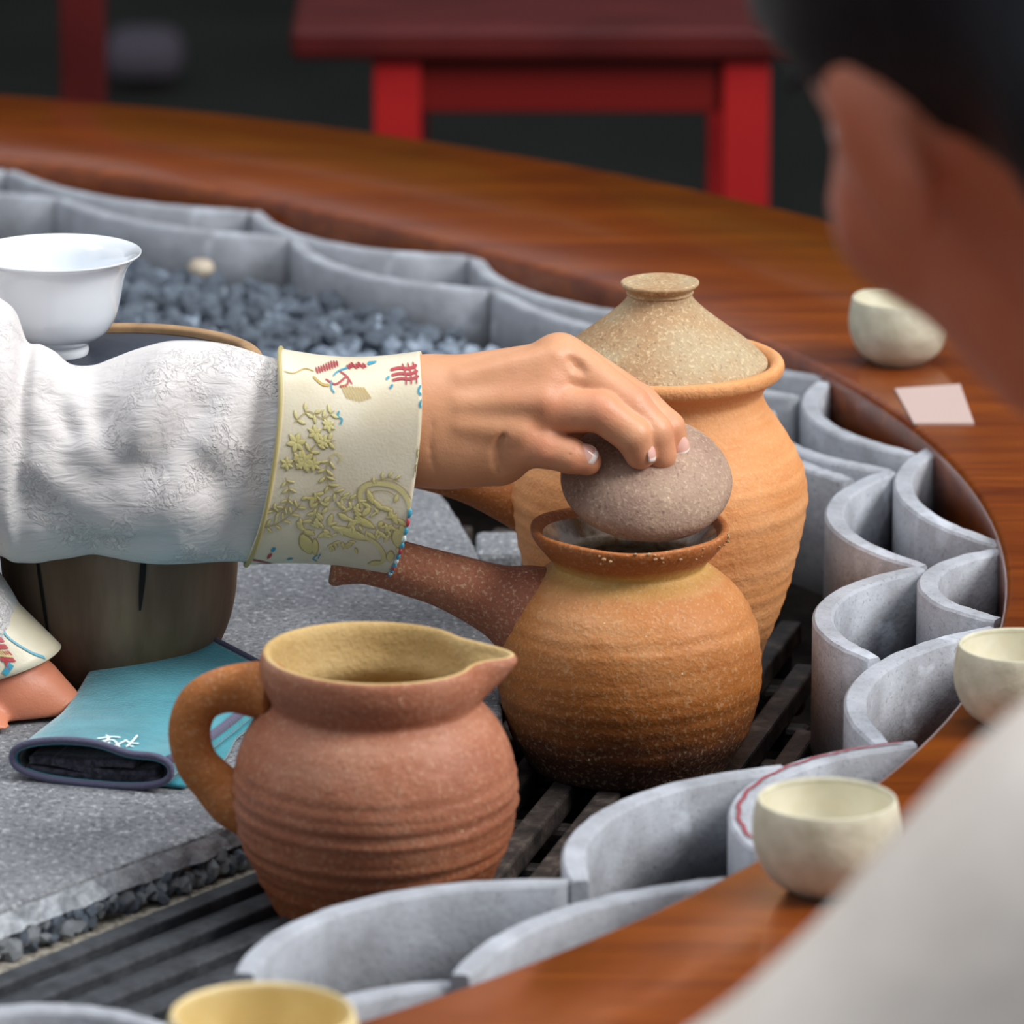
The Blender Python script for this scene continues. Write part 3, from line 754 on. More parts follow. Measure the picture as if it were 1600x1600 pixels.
tl = empty('conical_lid', p3 + Vector((0, 0, .160)), 'conical ash-coloured clay lid with flat knob, seated on the tall orange jar', 'lid')
lobj('dome', P_((0, 0), (50, 2), (53.5, 3.2), (54.2, 5.5), (52.5, 8), (45, 15), (36, 22), (28, 28), (21.5, 33.5), (17.2, 38), (16, 41), (16, 43)), M['tall_lid'], tl, n=128, disp=ld)
lobj('knob', P_((0, 40), (15.6, 41), (16.6, 43), (19.2, 45.4), (19.7, 46.6), (19, 47.6), (17, 47.4), (10, 47.2), (0, 47.8)), M['tall_lid'], tl, n=96, disp=lambda r, h, a, t: (r * (1 + .02 * math.sin(a * 2) + .012 * math.sin(5 * a)), h, a))
# bowl ------------------------------------------------
TUBH = .159
bb = at(91, 553, ZS + TUBH - .002); bk = .83
bw_ = lobj('porcelain_bowl', [(r_ * bk, h_ * bk) for r_, h_ in P_((0, 2.5), (14, 2.5), (15, 0), (17.5, 0), (18.3, 3), (18, 6.5), (21, 8.5), (29, 14), (34.5, 23), (37.5, 34), (40, 46), (42.5, 53), (46.5, 58), (49.5, 60.3), (50.2, 61.2), (49.6, 61.8), (45.5, 59.6), (41, 54.5), (38.4, 46), (35.5, 33), (32, 23), (26, 15.5), (14, 11), (0, 10))], M['porcelain'], n=128, loc=bb)
tag(bw_, 'white glazed porcelain bowl with flared rim and small foot standing on the wooden tub', 'bowl')
# cups ------------------------------------------------
def cup(px, py, r, h, mo, mi, label, name='tea_cup', k=1.0):
    c = at(px, py, T); root = empty(name, c, label, 'cup', 'small handleless tea cups on the table ring')
    lobj('cup_body', [(0, .0015), (r * .42, .0015), (r * .48, 0), (r * .56, .001), (r * .83, h * .18), (r * 1.0, h * .42), (r * 1.045, h * .62), (r * 1.02, h * .85), (r * .985, h * .97), (r * .96, h), (r * .93, h * .985), (r * .92, h * .95)], mo, root, n=96)
    lobj('glazed_inside', [(r * .945, h * .992), (r * .925, h * .96), (r * .95, h * .8), (r * .96, h * .6), (r * .9, h * .4), (r * .7, h * .2), (r * .4, h * .11), (0, h * .09)], mi, root, n=96)
    return root
cup(1404, 566, .0275, .038, M['cup'], M['cup_in'], 'off-white small tea cup at upper right, partly hidden by the cheek')
cup(1590, 1131, .0285, .038, M['cup'], M['cup_in'], 'off-white tea cup at the right frame edge above the white shoulder')
cup(1290, 1388, .030, .040, M['cup'], M['cup_in'], 'off-white tea cup beside the red-lined tile, partly hidden by the shoulder')
cup(412, 1757, .0355, .045, M['cup_yellow'], M['cup_yellow'], 'warm yellow-cream tea cup cut off at the bottom frame edge')
nk = [at(a, b, T).xy for a, b in ((1398, 610), (1500, 603), (1522, 664), (1428, 664))]  # thin pale sheet standing in for a glossy reflection on the wood
o = prism('reflection_sheet', nk, T, T + .0012, [M['reflection_patch']], bev=0); tag(o, 'small pale sheet for a glossy reflection on the wood below the upper right cup', 'reflection_patch')

# ------------------------------------------------------------------ wooden tub
tb_c = at(190, 1050, ZS)
tub = empty('wooden_tub', tb_c, 'dark weathered round wooden tub half hidden behind the sleeve and teal cloth', 'tub')
lobj('body', P_((0, 0), (34, 0), (40, 2), (48, 14), (54, 28), (57, 42), (58.6, 60), (62, 90), (66, 118), (69.5, 142), (71, 155), (69.5, 158.5), (66, 159), (64.5, 156), (62, 150), (40, 149), (0, 149)), M['tub'], tub, n=128)
lobj('rim', P_((64.6, 157), (65, 160), (68, 161), (71, 160), (71.8, 157.5), (71.4, 155), (70, 154)), M['tub_rim'], tub, n=128)
o = lobj('slate_lid', P_((0, 149), (63.6, 149), (64, 151), (64, 155.5), (63, 157), (0, 157)), M['slate'], tub, n=96, sub=1); o['label'] = 'dark slate disc closing the tub'
for (cx_, top, bot, wd) in ((-.0385, .085, .02, .0018), (.0165, .085, .048, .003)):
    vs = []
    for i in range(13):
        t = i / 12; z = bot + (top - bot) * t
        r_ = np.interp(z, [0, .014, .028, .042, .06, .09], [.0405, .0485, .0545, .0575, .059, .0625]) + .0003
        x0 = cx_ * (.8 + .2 * t) ; w2 = wd * (.3 + math.sin(t * 3.0) * .7) / 2
        for x in (x0 - w2, x0 + w2): vs.append((tb_c.x + x, tb_c.y - math.sqrt(r_ * r_ - x * x), tb_c.z + z))
    mesh('crack', vs, [(2 * i, 2 * i + 1, 2 * i + 3, 2 * i + 2) for i in range(12)], M['crack'], tub)

# ------------------------------------------------------------------ folded teal cloth
FL, FR_, BR, BL = at(20, 1218, ZS), at(268, 1240, ZS), at(445, 1098, ZS), at(196, 1032, ZS)
FR_.z = FL.z = BR.z = BL.z = ZS
cl = empty('folded_cloth', (FL + FR_ + BR + BL) / 4, 'teal microfibre cloth folded double with grey hem, small white embroidered mark on top', 'cloth')
def cloth_ring(t, grow=0.0):
    a = FL.lerp(BL, t); b = FR_.lerp(BR, t); n = 72; out = []
    H = .0125 * (1 - t) ** 1.2 + .0070 - .0035 * math.sin(math.pi * t) * .6
    for k in range(n):
        th = 2 * math.pi * k / n; c_, s_ = math.cos(th), math.sin(th)
        u = .5 + .5 * math.copysign(abs(c_) ** .75, c_) * (1 + grow)
        v = math.copysign(abs(s_) ** .8, s_)
        left = .0150 * max(0, t - .40) ** 1.5 / .4 * (1 - u * .75) * 1.6
        sag = -.0035 * math.exp(-((u - .75) / .16) ** 2) * (1 - t) if v > 0 else 0
        z = ZS + .0008 + H / 2 * (1 + v * (1 + grow)) + (left if v > 0 else left * .6) + sag * max(0, v) + .0012 * math.sin(9 * t + 3 * u) * max(0, v)
        p = a.lerp(b, u); out.append(Vector((p.x, p.y, max(z, ZS + .0006))))
    return out
rings = [cloth_ring(i / 40) for i in range(41)]; n = 72
vs = [p for r_ in rings for p in r_]; fs = [(i * n + k, (i + 1) * n + k, (i + 1) * n + (k + 1) % n, i * n + (k + 1) % n) for i in range(40) for k in range(n)]
fs.append(tuple(40 * n + k for k in range(n))[::-1])
o = mesh('outer_layer', vs, fs, M['teal'], cl); sol = o.modifiers.new('s', 'SOLIDIFY'); sol.thickness = .0018; sol.offset = -1
def loop_tube(name, P, rad, m, parent, closed=True):
    P = [Vector(p) for p in P]; nn = len(P); vs = []; k_ = 10
    for i in range(nn):
        tn = (P[(i + 1) % nn] - P[i - 1]).normalized() if closed or 0 < i < nn - 1 else (P[min(i + 1, nn - 1)] - P[max(i - 1, 0)]).normalized()
        a = tn.cross(Vector((.2, -.9, .3))).normalized(); b = tn.cross(a)
        for k in range(k_): th = 6.2832 * k / k_; vs.append(P[i] + rad * (math.cos(th) * a + math.sin(th) * b))
    fs = [(i * k_ + k, i * k_ + (k + 1) % k_, ((i + 1) % nn) * k_ + (k + 1) % k_, ((i + 1) % nn) * k_ + k) for i in range(nn if closed else nn - 1) for k in range(k_)]
    return mesh(name, vs, fs, m, parent)
loop_tube('hem', [p + Vector((0, 0, 0.0004)) for p in rings[0]], .0017, M['hem'], cl)
loop_tube('hem', [p + Vector((0, 0, .0004)) for p in rings[40][0:37]], .0014, M['hem'], cl, False)
# dark inner folds seen at the open front
for j, (z0, amp, ph, wd) in enumerate(((.0105, .0024, .3, .40), (.0055, .0012, 1.6, .42), (.0145, .0016, 2.6, .26))):
    vs = []; n1 = 24
    for i in range(n1 + 1):
        u = .5 + wd * (2 * i / n1 - 1)
        for t in np.linspace(.012, .2, 6):
            p = FL.lerp(BL, t).lerp(FR_.lerp(BR, t), u); Hs = (.0125 * (1 - t) ** 1.2 + .0070) / .028
            vs.append((p.x, p.y, ZS + .0008 + (z0 + amp * math.sin(7 * u + ph)) * Hs))
    fs = [(i * 6 + k, i * 6 + k + 1, (i + 1) * 6 + k + 1, (i + 1) * 6 + k) for i in range(n1) for k in range(5)]
    o = mesh('inner_fold', vs, fs, M['charcoal'], cl); s_ = o.modifiers.new('s', 'SOLIDIFY'); s_.thickness = .0034; s_.offset = 0
    if j == 0: o['label'] = 'charcoal inner side of the folded cloth'
# dark lining right inside
vs = [cl.location + (p - cl.location) * 1 for t in (.004, .3) for p in cloth_ring(t, -.09)]
fs = [(k, (k + 1) % 72, 72 + (k + 1) % 72, 72 + k) for k in range(72)] + [tuple(range(72, 144))]
mesh('lining', vs, fs, M['charcoal'], cl)
# lower layer peeping out at the right, and hem of the upper layer
def topz(u, t):
    H = .0125 * (1 - t) ** 1.2 + .0070 - .0035 * math.sin(math.pi * t) * .6
    c_ = 2 * u - 1; c2 = math.copysign(abs(c_) ** (1 / .75), c_); s_ = math.sqrt(max(0, 1 - c2 * c2)) ** .8
    left = .0150 * max(0, t - .40) ** 1.5 / .4 * (1 - u * .75) * 1.6
    sag = -.0035 * math.exp(-((u - .75) / .16) ** 2) * (1 - t)
    p = FL.lerp(BL, t).lerp(FR_.lerp(BR, t), u)
    return Vector((p.x, p.y, ZS + .0008 + H / 2 * (1 + s_) + left + sag * s_ + .0012 * math.sin(9 * t + 3 * u) * s_))
nrm = (FR_ - FL).normalized()
vs = []
for i in range(21):
    t = .04 + .9 * i / 20; b = FR_.lerp(BR, t)
    vs += [b - nrm * .012 + Vector((0, 0, .0022)), b + nrm * .0075 * math.sin(math.pi * min(1, t * 1.6 + .12)) + Vector((0, 0, .0022))]
o = mesh('lower_layer', vs, [(2 * i, 2 * i + 1, 2 * i + 3, 2 * i + 2) for i in range(20)], M['teal'], cl); s_ = o.modifiers.new('s', 'SOLIDIFY'); s_.thickness = .0022; s_.offset = 0
tube('hem', [topz(.975, t) + Vector((0, 0, .0012)) for t in (.01, .15, .3, .5, .7, .9)], [.0022] * 6, M['hem'], cl, n=10, sub=5)
# embroidered mark (stylised strokes)
strokes = [[(-40, 9), (-22, 8), (-14, 4), (0, 0)], [(-6, -12), (-2, -8), (-12, 2), (-20, 7)], [(-20, -6), (2, -9), (16, -8)], [(-12, -2), (4, -4), (12, 4), (14, 10)], [(4, 7), (14, 2), (26, -4)], [(24, 8), (34, -2), (42, -12)], [(22, -4), (32, 1), (44, 2)], [(-16, 11), (-6, 12)], [(0, 13), (8, 13)], [(16, 12), (20, 12)], [(-2, 4), (8, 6)], [(30, 6), (36, 7)]]
def cloth_pt(px, py):
    u0, u1, t0, t1 = .02, .98, 0, 1
    for it in range(4):
        best = min(((lambda q_: (q_[0] - px) ** 2 + (q_[1] - py) ** 2)(scr(*topz(u, t))), u, t) for u in np.linspace(u0, u1, 13) for t in np.linspace(t0, t1, 13))
        du, dt = (u1 - u0) / 9, (t1 - t0) / 9; u0, u1, t0, t1 = max(.02, best[1] - du), min(.98, best[1] + du), max(0, best[2] - dt), min(1, best[2] + dt)
    return topz(best[1], best[2])
VS = []; FS = []
for s_ in strokes:
    Q = catmull([(172 + x * 1.02, 1162 + y * .95) for x, y in s_], 5)
    pts = [cloth_pt(x, y) + Vector((0, 0, .0007)) for x, y in Q]
    for i, p in enumerate(pts):
        tn = (pts[min(i + 1, len(pts) - 1)] - pts[max(i - 1, 0)]); tn.z = 0; tn.normalize(); b = Vector((-tn.y, tn.x, 0)) * (.0007 if i not in (0, len(pts) - 1) else .0002)
        for off in (b, Vector((0, 0, .0004)), -b): VS.append(p + off)
    b0 = len(VS) - 3 * len(pts)
    for i in range(len(pts) - 1):
        for j in (0, 1): FS.append((b0 + 3 * i + j, b0 + 3 * i + j + 1, b0 + 3 * i + j + 4, b0 + 3 * i + j + 3))
o = mesh('embroidered_mark', VS, FS, M['stitch'], cl); o['label'] = 'small white stitched calligraphic mark'

# ------------------------------------------------------------------ tea master: body with two hands
def head_fs(C, face, k=1.0, R_=None):
    """C centre of the skull, R_ 3x3 rotation: local x right ear, y forward, z up. returns list of sdf"""
    def L(x, y, z): return np.array(C) + np.array(R_ @ Vector((x * k, y * k, z * k)))
    rot = R_.to_4x4()
    fs = [ell(L(0, -.012, .02), (.074 * k, .092 * k, .086 * k), rot), ell(L(0, .028, -.045), (.054 * k, .058 * k, .066 * k), rot),
          cap(L(0, .06, -.098), L(0, .045, -.085), .018 * k, .03 * k), cap(L(0, .083, .012), L(0, .106, -.026), .006 * k, .0125 * k),
          cap(L(-.032, .062, -.02), L(.032, .062, -.02), .026 * k, .026 * k)]
    ears = [ell(L(s * .077, -.004, -.01), (.008 * k, .018 * k, .03 * k), rot) for s in (-1, 1)]
    return fs, ears, L
def add_face(L, k, R_, parent, fp, haircut, hairfn, skinm):
    for s in (-1, 1):
        c = L(s * .031, .071, .008); vs, fs = lathe([(0, -.011), (.006, -.009), (.011, 0), (.006, .009), (0, .011)], n=20, sub=4)
        me = bpy.data.meshes.new('eye'); me.from_pydata([tuple(Vector(v) * k) for v in vs], [], fs); o = link('eye', me, M['eye'], parent); o.location = Vector(c) - parent.location
        c2 = L(s * .031, .0822 if k > 1.05 else .0822, .008); c2 = np.array(c2) + np.array(R_ @ Vector((0, .0016, 0))); o = lobj('iris', [(0, -.004), (.0052 * k, -.003), (.0046 * k, -.0006), (0, .0002)], M['iris'], parent, n=20); o.location = Vector(c2) - parent.location
        o.rotation_mode = 'QUATERNION'; o.rotation_quaternion = (R_ @ Vector((0, 1, 0))).to_track_quat('Z', 'Y')
        tube('eyebrow', [L(s * .016, .088, .026), L(s * .032, .085, .031), L(s * .048, .073, .027)], [.002 * k, .0028 * k, .0012 * k], M['hair'], parent, n=8)
    tube('lips', [L(-.024, .076, -.062), L(-.01, .088, -.059), L(0, .091, -.061), L(.01, .088, -.059), L(.024, .076, -.062)], [.002 * k, .005 * k, .0055 * k, .005 * k, .002 * k], M['lip'], parent, n=10)
def simple_hand(wrist, palm_dir, across, thumb_side, k=1.0, curl=.5, normal=None):
    """relaxed hand as sdf list: each finger chain"""
    w_ = np.array(wrist); d = np.array(palm_dir) / np.linalg.norm(palm_dir); a = np.array(across, float); a -= d * (a @ d); a /= np.linalg.norm(a)
    nn = np.cross(d, a) if normal is None else np.array(normal)
    palm = union([cap(w_, w_ + d * .075 * k + a * o_ * k, .017 * k, .0115 * k) for o_ in (-.03, -.01, .01, .03)], .008)
    out = []
    for o_, ln in ((-.031, .06), (-.0105, .074), (.0105, .079), (.031, .07)):
        b = w_ + d * .078 * k + a * o_ * k; P = [b]; ang_ = .12
        for f_ in (.45, .3, .25):
            ang_ += curl * .7; dd = d * math.cos(ang_) + nn * math.sin(ang_); P.append(P[-1] + dd * ln * f_ * k)
        out.append(chain(P, [.0098 * k, .0092 * k, .0082 * k, .0072 * k], .002))
    s = thumb_side; b = w_ + d * .025 * k + a * s * .02 * k
    out.append(chain([b, b + d * .022 * k + a * s * .024 * k + nn * .008, b + d * .045 * k + a * s * .034 * k + nn * .014, b + d * .066 * k + a * s * .034 * k + nn * .02], [.015 * k, .0125 * k, .0105 * k, .0085 * k], .003))
    return palm, out
def combine(palm, fingers, kp=.005, kf=.0008):
    def f(X, Y, Z):
        p = palm(X, Y, Z); d = p
        for i, g_ in enumerate(fingers): 
            q_ = smin(p, g_(X, Y, Z), kp); d = q_ if i == 0 else smin(d, q_, kf)
        return d
    return f
YH = y2 - .004
def Hn(px, py, dep=0): return np.array(V(px, py, YH - dep * mm))
PX = 3.06e-1  # mm per ... photo px at the hand plane (1px ~ .327 mm)
u = .000318
master = empty('person', (-.62, 3.08, 0), 'person in white robe with cream brocade cuffs reaching from the left to lift a lid', 'person')
# right hand (fine)
palm = union([
    cap(Hn(560, 655), Hn(655, 652), .0235, .0245), cap(Hn(600, 634, -2), Hn(660, 623, -2), .0170, .0175), cap(Hn(640, 692, 2), Hn(700, 695, 3), .018, .0175),
    cap(Hn(655, 628, -4), Hn(866, 586, -6), .0170, .0150), cap(Hn(655, 640, 2), Hn(845, 598, 3), .0200, .0150), cap(Hn(655, 662, 4), Hn(845, 640, 8), .0200, .0125),
    cap(Hn(660, 690, 4), Hn(800, 690, 9), .0185, .0135), cap(Hn(700, 705, 2), Hn(780, 718, 4), .0145, .012), cap(Hn(690, 660, -16), Hn(830, 640, -20), .016, .014)], .010)
MCP_m, MCP_r, MCP_p, MCP_i = Hn(874, 563, -4), Hn(850, 640, 8), Hn(806, 692, 10), Hn(880, 566, -20)
fing_r = chain([MCP_r, Hn(938, 643, 17), Hn(988, 680, 19), Hn(1000, 709, 17)], [.0118, .0098, .0092, .0076], .0012)
fing_p = chain([MCP_p, Hn(850, 700, 16), Hn(890, 712, 18), Hn(918, 721, 17)], [.0122, .0096, .0086, .0068], .0015)
fing_m = chain([MCP_m, Hn(984, 636, 8), Hn(1020, 676, 11), Hn(1032, 710, 10)], [.0135, .0102, .0094, .0078], .0018)
fing_i = chain([MCP_i, Hn(998, 632, -6), Hn(1042, 670, -2), Hn(1054, 702, -2)], [.0135, .0098, .0088, .0074], .0018)
thumb = chain([Hn(700, 670, -22), Hn(820, 655, -32), Hn(920, 668, -32), Hn(985, 700, -26)], [.016, .014, .011, .0085], .003)
web = [cap(MCP_r, Hn(900, 620, 4), .010, .006), ]
base = combine(palm, [fing_r, fing_p, fing_m, fing_i, thumb], .0052, .0010)
def surf(px, py, inn=0.0):
    d0 = np.array(ray(px, py)); d0 /= np.linalg.norm(d0); p = Hn(px, py, 70)
    for _ in range(60):
        d = float(base(*[np.array([[[q_]]]) for q_ in p])[0, 0, 0])
        if d < .0001: break
        p = p + d0 * d
    return p + d0 * inn
def sline(P, rad, k, inn):
    Q = [surf(x, y, inn) for x, y in P]; return chain(Q, rad, .001), k
creases = [sline([(791, 672), (784, 684), (780, 700), (783, 720), (790, 736)], [.0003, .0010, .0015, .0013, .0004], .0024, .0001),
           sline([(776, 686), (771, 704), (773, 724), (780, 742)], [.0003, .0008, .0009, .0003], .0015, .0002),
           sline([(675, 660), (672, 690), (674, 716), (680, 738)], [.0002, .0005, .0005, .0002], .0012, .0002),
           sline([(893, 563), (903, 573), (910, 580)], [.0008, .0018, .0008], .004, .0006),
           sline([(900, 655), (892, 668)], [.0003, .0003], .001, .0002),
           sline([(992, 612), (1002, 622)], [.0002, .0003], .0008, .0002), sline([(998, 606), (1008, 616)], [.0002, .0003], .0008, .0002), sline([(1012, 622), (1000, 632)], [.0002, .0003], .0008, .0002),
           sline([(866, 688), (858, 706)], [.0002, .0003], .0009, .0002), sline([(895, 700), (888, 716)], [.0002, .0002], .0008, .0002)]
tend = [sline(P, R_, .008, .0028) for P, R_ in (([(720, 590), (800, 570), (862, 556)], [.0012, .0022, .0034]), ([(720, 632), (790, 628), (845, 626)], [.0010, .0020, .0036]), ([(720, 664), (770, 670), (812, 676)], [.0010, .0020, .0036]))]
def handf(X, Y, Z):
    d = base(X, Y, Z)
    for f_, k_ in tend: d = smin(d, f_(X, Y, Z), k_)
    for f_, k_ in creases: d = smax(d, -f_(X, Y, Z), k_)
    return d
lo = np.minimum(Hn(545, 780, 60), Hn(1090, 500, -60)); hi = np.maximum(Hn(545, 780, 60), Hn(1090, 500, -60)); 
lo[2] -= .01; hi[2] += .03; lo[0] = Hn(560, 650)[0]; lo[1] = YH - .05; hi[1] = YH + .06
Vh, Fh = mesh_sdf(handf, lo, hi, .00115)
# drop the open wrist end cap region is hidden inside the cuff
body_parts = []
# forearm, torso, neck, head and left arm in one coarse field
shR, shL = np.array((-.66, 2.90, 1.16)), np.array((-.66, 3.26, 1.16))
elR = np.array(V(-330, 640, YH + .01)); wrR = Hn(600, 652)
LH = at(0, 1110, ZS); 
wrL = np.array(V(-20, 1040, LH.y)); elL = np.array((-.52, 3.28, .86))
RM = Matrix(((0, 1, 0), (-1, 0, 0), (0, 0, 1))) # facing +x
RM = Matrix.Rotation(R(-90), 3, 'Z') @ Matrix.Rotation(R(-18), 3, 'X')
HC = (-.60, 3.08, 1.40)
hf, ears, Lh = head_fs(HC, None, 1.0, RM)
armR = chain([shR, elR, wrR - np.array((.10, 0, .004)), wrR], [.04, .026, .0215, .0215], .02); armL = chain([shL, elL, wrL], [.05, .038, .024], .02)
tor = union([ell((-.70, 3.08, .95), (.10, .16, .24)), cap((-.68, 2.95, 1.15), (-.68, 3.21, 1.15), .06, .06), ell((-.72, 3.08, .68), (.13, .18, .14)), cap((-.66, 3.08, 1.18), (-.61, 3.08, 1.32), .055, .05)], .05)
legs = [chain([(-.72, 3.0, .62), (-.5 + .0, 2.98, .55) if False else (-.60, 2.97, .50), (-.60, 2.97, .12), (-.52, 2.97, .05)], [.09, .065, .045, .035], .03), chain([(-.72, 3.16, .62), (-.60, 3.19, .50), (-.60, 3.19, .12), (-.52, 3.19, .05)], [.09, .065, .045, .035], .03)]
def mbody(X, Y, Z):
    d = smin(tor(X, Y, Z), smin(armR(X, Y, Z), armL(X, Y, Z), .001), .03)
    h_ = hf[0](X, Y, Z)
    for g_ in hf[1:]: h_ = smin(h_, g_(X, Y, Z), .02)
    for g_ in ears: h_ = smin(h_, g_(X, Y, Z), .006)
    d = smin(d, h_, .02)
    for g_ in legs: d = smin(d, g_(X, Y, Z), .03)
    # hand off to the fine right hand where the cuff hides the joint
    return smax(d, X - (lo[0] + .012), .0005)
# left hand sdf (fine)
def Hl(px, py, dep=0): return np.array(V(px, py, LH.y - dep * mm))
lpalm = union([cap(wrL, Hl(10, 1082, 4), .023, .023), cap(Hl(0, 1070), Hl(60, 1102, 4), .021, .0165), cap(Hl(-30, 1090), Hl(10, 1125, 0), .019, .014)], .008)
lfing = [chain([Hl(50, 1088, 4), Hl(86, 1112, 4), Hl(112, 1140, 2)], [.0175, .0135, .009], .003),
         chain([Hl(-10, 1120, 12), Hl(4, 1150, 22), Hl(24, 1168, 26)], [.0115, .0098, .0072], .002),
         chain([Hl(-40, 1110, 20), Hl(-18, 1142, 32), Hl(6, 1160, 38)], [.0115, .0098, .0078], .002),
         chain([Hl(-60, 1115, 26), Hl(-50, 1150, 38), Hl(-25, 1165, 46)], [.011, .0095, .0075], .002),
         chain([Hl(0, 1110, -4), Hl(45, 1140, -6), Hl(80, 1150, -4)], [.012, .0105, .0085], .002)]
lhand = combine(lpalm, lfing, .006, .001)
lo2 = np.array((Hl(-110, 1000)[0], LH.y - .065, ZS + .0015)); hi2 = np.array((Hl(130, 1000)[0], LH.y + .05, ZS + .085))
V1, F1 = mesh_sdf(mbody, (-.90, 2.80, .01), (lo[0] + .016, 3.36, 1.56), .0075)
V2, F2 = mesh_sdf(lambda X, Y, Z: smax(lhand(X, Y, Z), ZS + .002 - Z, .001), lo2, hi2, .0017)
def blush(Vv, pts, rad):
    b = np.zeros(len(Vv))
    for p in pts: b = np.maximum(b, np.exp(-(np.linalg.norm(Vv - p, axis=1) / rad) ** 2))
    return b
Vall = np.vstack([V1, Vh, V2]); Fall = np.vstack([F1, Fh + len(V1), F2 + len(V1) + len(Vh)])
bd = np_mesh('body', Vall, Fall, M['skin'], master, smooth_iter=2)
at_ = bd.data.attributes.new('blush', 'FLOAT', 'POINT')
bl = np.maximum(blush(Vall, [Hn(941, 640, 24), Hn(1003, 712, 16), Hn(1000, 622, 8), Hn(915, 720, 22), Hn(1040, 700, 8), Hn(870, 640, 26), Hn(1035, 690, 8), Hn(850, 695, 24)], .013) * .5,
                blush(Vall, [Hn(880, 600, 20), Hn(820, 600, 26)], .012) * .3)
lm = np.exp(-(np.linalg.norm(Vall - Hl(20, 1120), axis=1) / .07) ** 4)
bl = np.maximum(bl, lm * .9)
at_.data.foreach_set('value', bl.astype(np.float32))
# nails
def nail(c, d, up, wd, ln, parent, m, tip=False):
    d = Vector(d).normalized(); up = Vector(up); up = (up - d * up.dot(d)).normalized(); s = d.cross(up); vs = []; n1, n2 = 8, 9
    for i in range(n1 + 1):
        v = i / n1
        for j in range(n2 + 1):
            a = (j / n2 * 2 - 1); x = a * wd * (1 - .25 * max(0, .35 - v) / .35 - .18 * max(0, v - .75) / .25)
            vs.append(Vector(c) + d * ((v - .5) * ln - .06 * ln * a * a * (1 if v > .5 else -1)) + s * x + up * (-.42 * wd * a * a + .0004 - .0006 * (2 * v - 1) ** 2))
    fs = [(i * (n2 + 1) + j, i * (n2 + 1) + j + 1, (i + 1) * (n2 + 1) + j + 1, (i + 1) * (n2 + 1) + j) for i in range(n1) for j in range(n2)]
    o = mesh('fingernail', vs, fs, m, parent); s_ = o.modifiers.new('s', 'SOLIDIFY'); s_.thickness = .0005; s_.offset = 0
    o.parent = bd; o.data.materials.append(M['nailtip'])
    for p in o.data.polygons:
        if p.index // n2 >= n1 - 2: p.material_index = 1
    return o
def onhand(c, dirn, start=.02):
    """march along dirn from outside onto the hand surface"""
    c = np.array(c, float); dirn = np.array(dirn, float); dirn /= np.linalg.norm(dirn); p = c - dirn * start
    for _ in range(60):
        d = float(handf(np.array([[[p[0]]]]), np.array([[[p[1]]]]), np.array([[[p[2]]]]))[0, 0, 0])
        if d < .0001: break
        p = p + dirn * d
    return p
vd = np.array((0, 1, -.25))
def add_nail(px0, py0, px1, py1, dep, wd, ln, upv):
    a = Hn(px0, py0, dep); b = Hn(px1, py1, dep); mid = (a + b) / 2; upv = Vector(upv).normalized()
    p = onhand(mid, -np.array(upv), .02); nail(p, Vector(b - a), upv, wd, ln, master, M['nail'])
add_nail(902, 708, 926, 722, 17, .0050, .0100, (.25, -.85, .6))
add_nail(1004, 694, 1009, 722, 19, .0046, .0085, (.95, -.35, .15))
add_nail(1053, 680, 1060, 710, -1, .0046, .0100, (.62, -.85, .1))
# hair of the tea master
def hairshell(L, k, R_, f_skull, cutfn, lo_, hi_, h=.006):
    pass
hair = [ell(Lh(0, -.022, .03), (.084, .100, .092), RM.to_4x4()), ell(Lh(0, -.06, -.04), (.072, .056, .09), RM.to_4x4()), ell(Lh(0, -.115, .05), (.035, .035, .035), RM.to_4x4())]
RMi = np.array(RM.transposed())
def mhair(X, Y, Z):
    d = union(hair, .02)(X, Y, Z)
    yl = RMi[1][0] * (X - HC[0]) + RMi[1][1] * (Y - HC[1]) + RMi[1][2] * (Z - HC[2]); zl = RMi[2][0] * (X - HC[0]) + RMi[2][1] * (Y - HC[1]) + RMi[2][2] * (Z - HC[2])
    return smax(d, np.minimum(yl - .03, -(zl - .055)), .01)
Vq, Fq = mesh_sdf(mhair, (HC[0] - .2, HC[1] - .14, HC[2] - .2), (HC[0] + .14, HC[1] + .14, HC[2] + .18), .006)
np_mesh('hair', Vq, Fq, M['hair'], master, smooth_iter=1)
add_face(Lh, 1.0, RM, master, None, None, None, None)
# robe over the torso
rob = union([ell((-.70, 3.08, .93), (.135, .195, .28)), cap((-.68, 2.94, 1.15), (-.68, 3.22, 1.15), .082, .082), ell((-.70, 3.08, .64), (.18, .22, .17)), cap((-.72, 3.02, .60), (-.60, 2.97, .50), .11, .085), cap((-.72, 3.14, .60), (-.60, 3.19, .50), .11, .085), cap((-.61, 2.97, .50), (-.61, 2.97, .16), .085, .09), cap((-.61, 3.19, .50), (-.61, 3.19, .16), .085, .09),
             chain([shL, elL, np.array(V(-75, 1000, LH.y))], [.08, .066, .038], .03), chain([shR, elR + np.array((0, 0, .01))], [.085, .066], .03)], .04)
Vq, Fq = mesh_sdf(lambda X, Y, Z: smax(rob(X, Y, Z), X - lo_cut(X, Y, Z), .002) if False else rob(X, Y, Z), (-.95, 2.72, .05), (-.22, 3.48, 1.27), .0085)
np_mesh('robe', Vq, Fq, M['white'], master, smooth_iter=2)

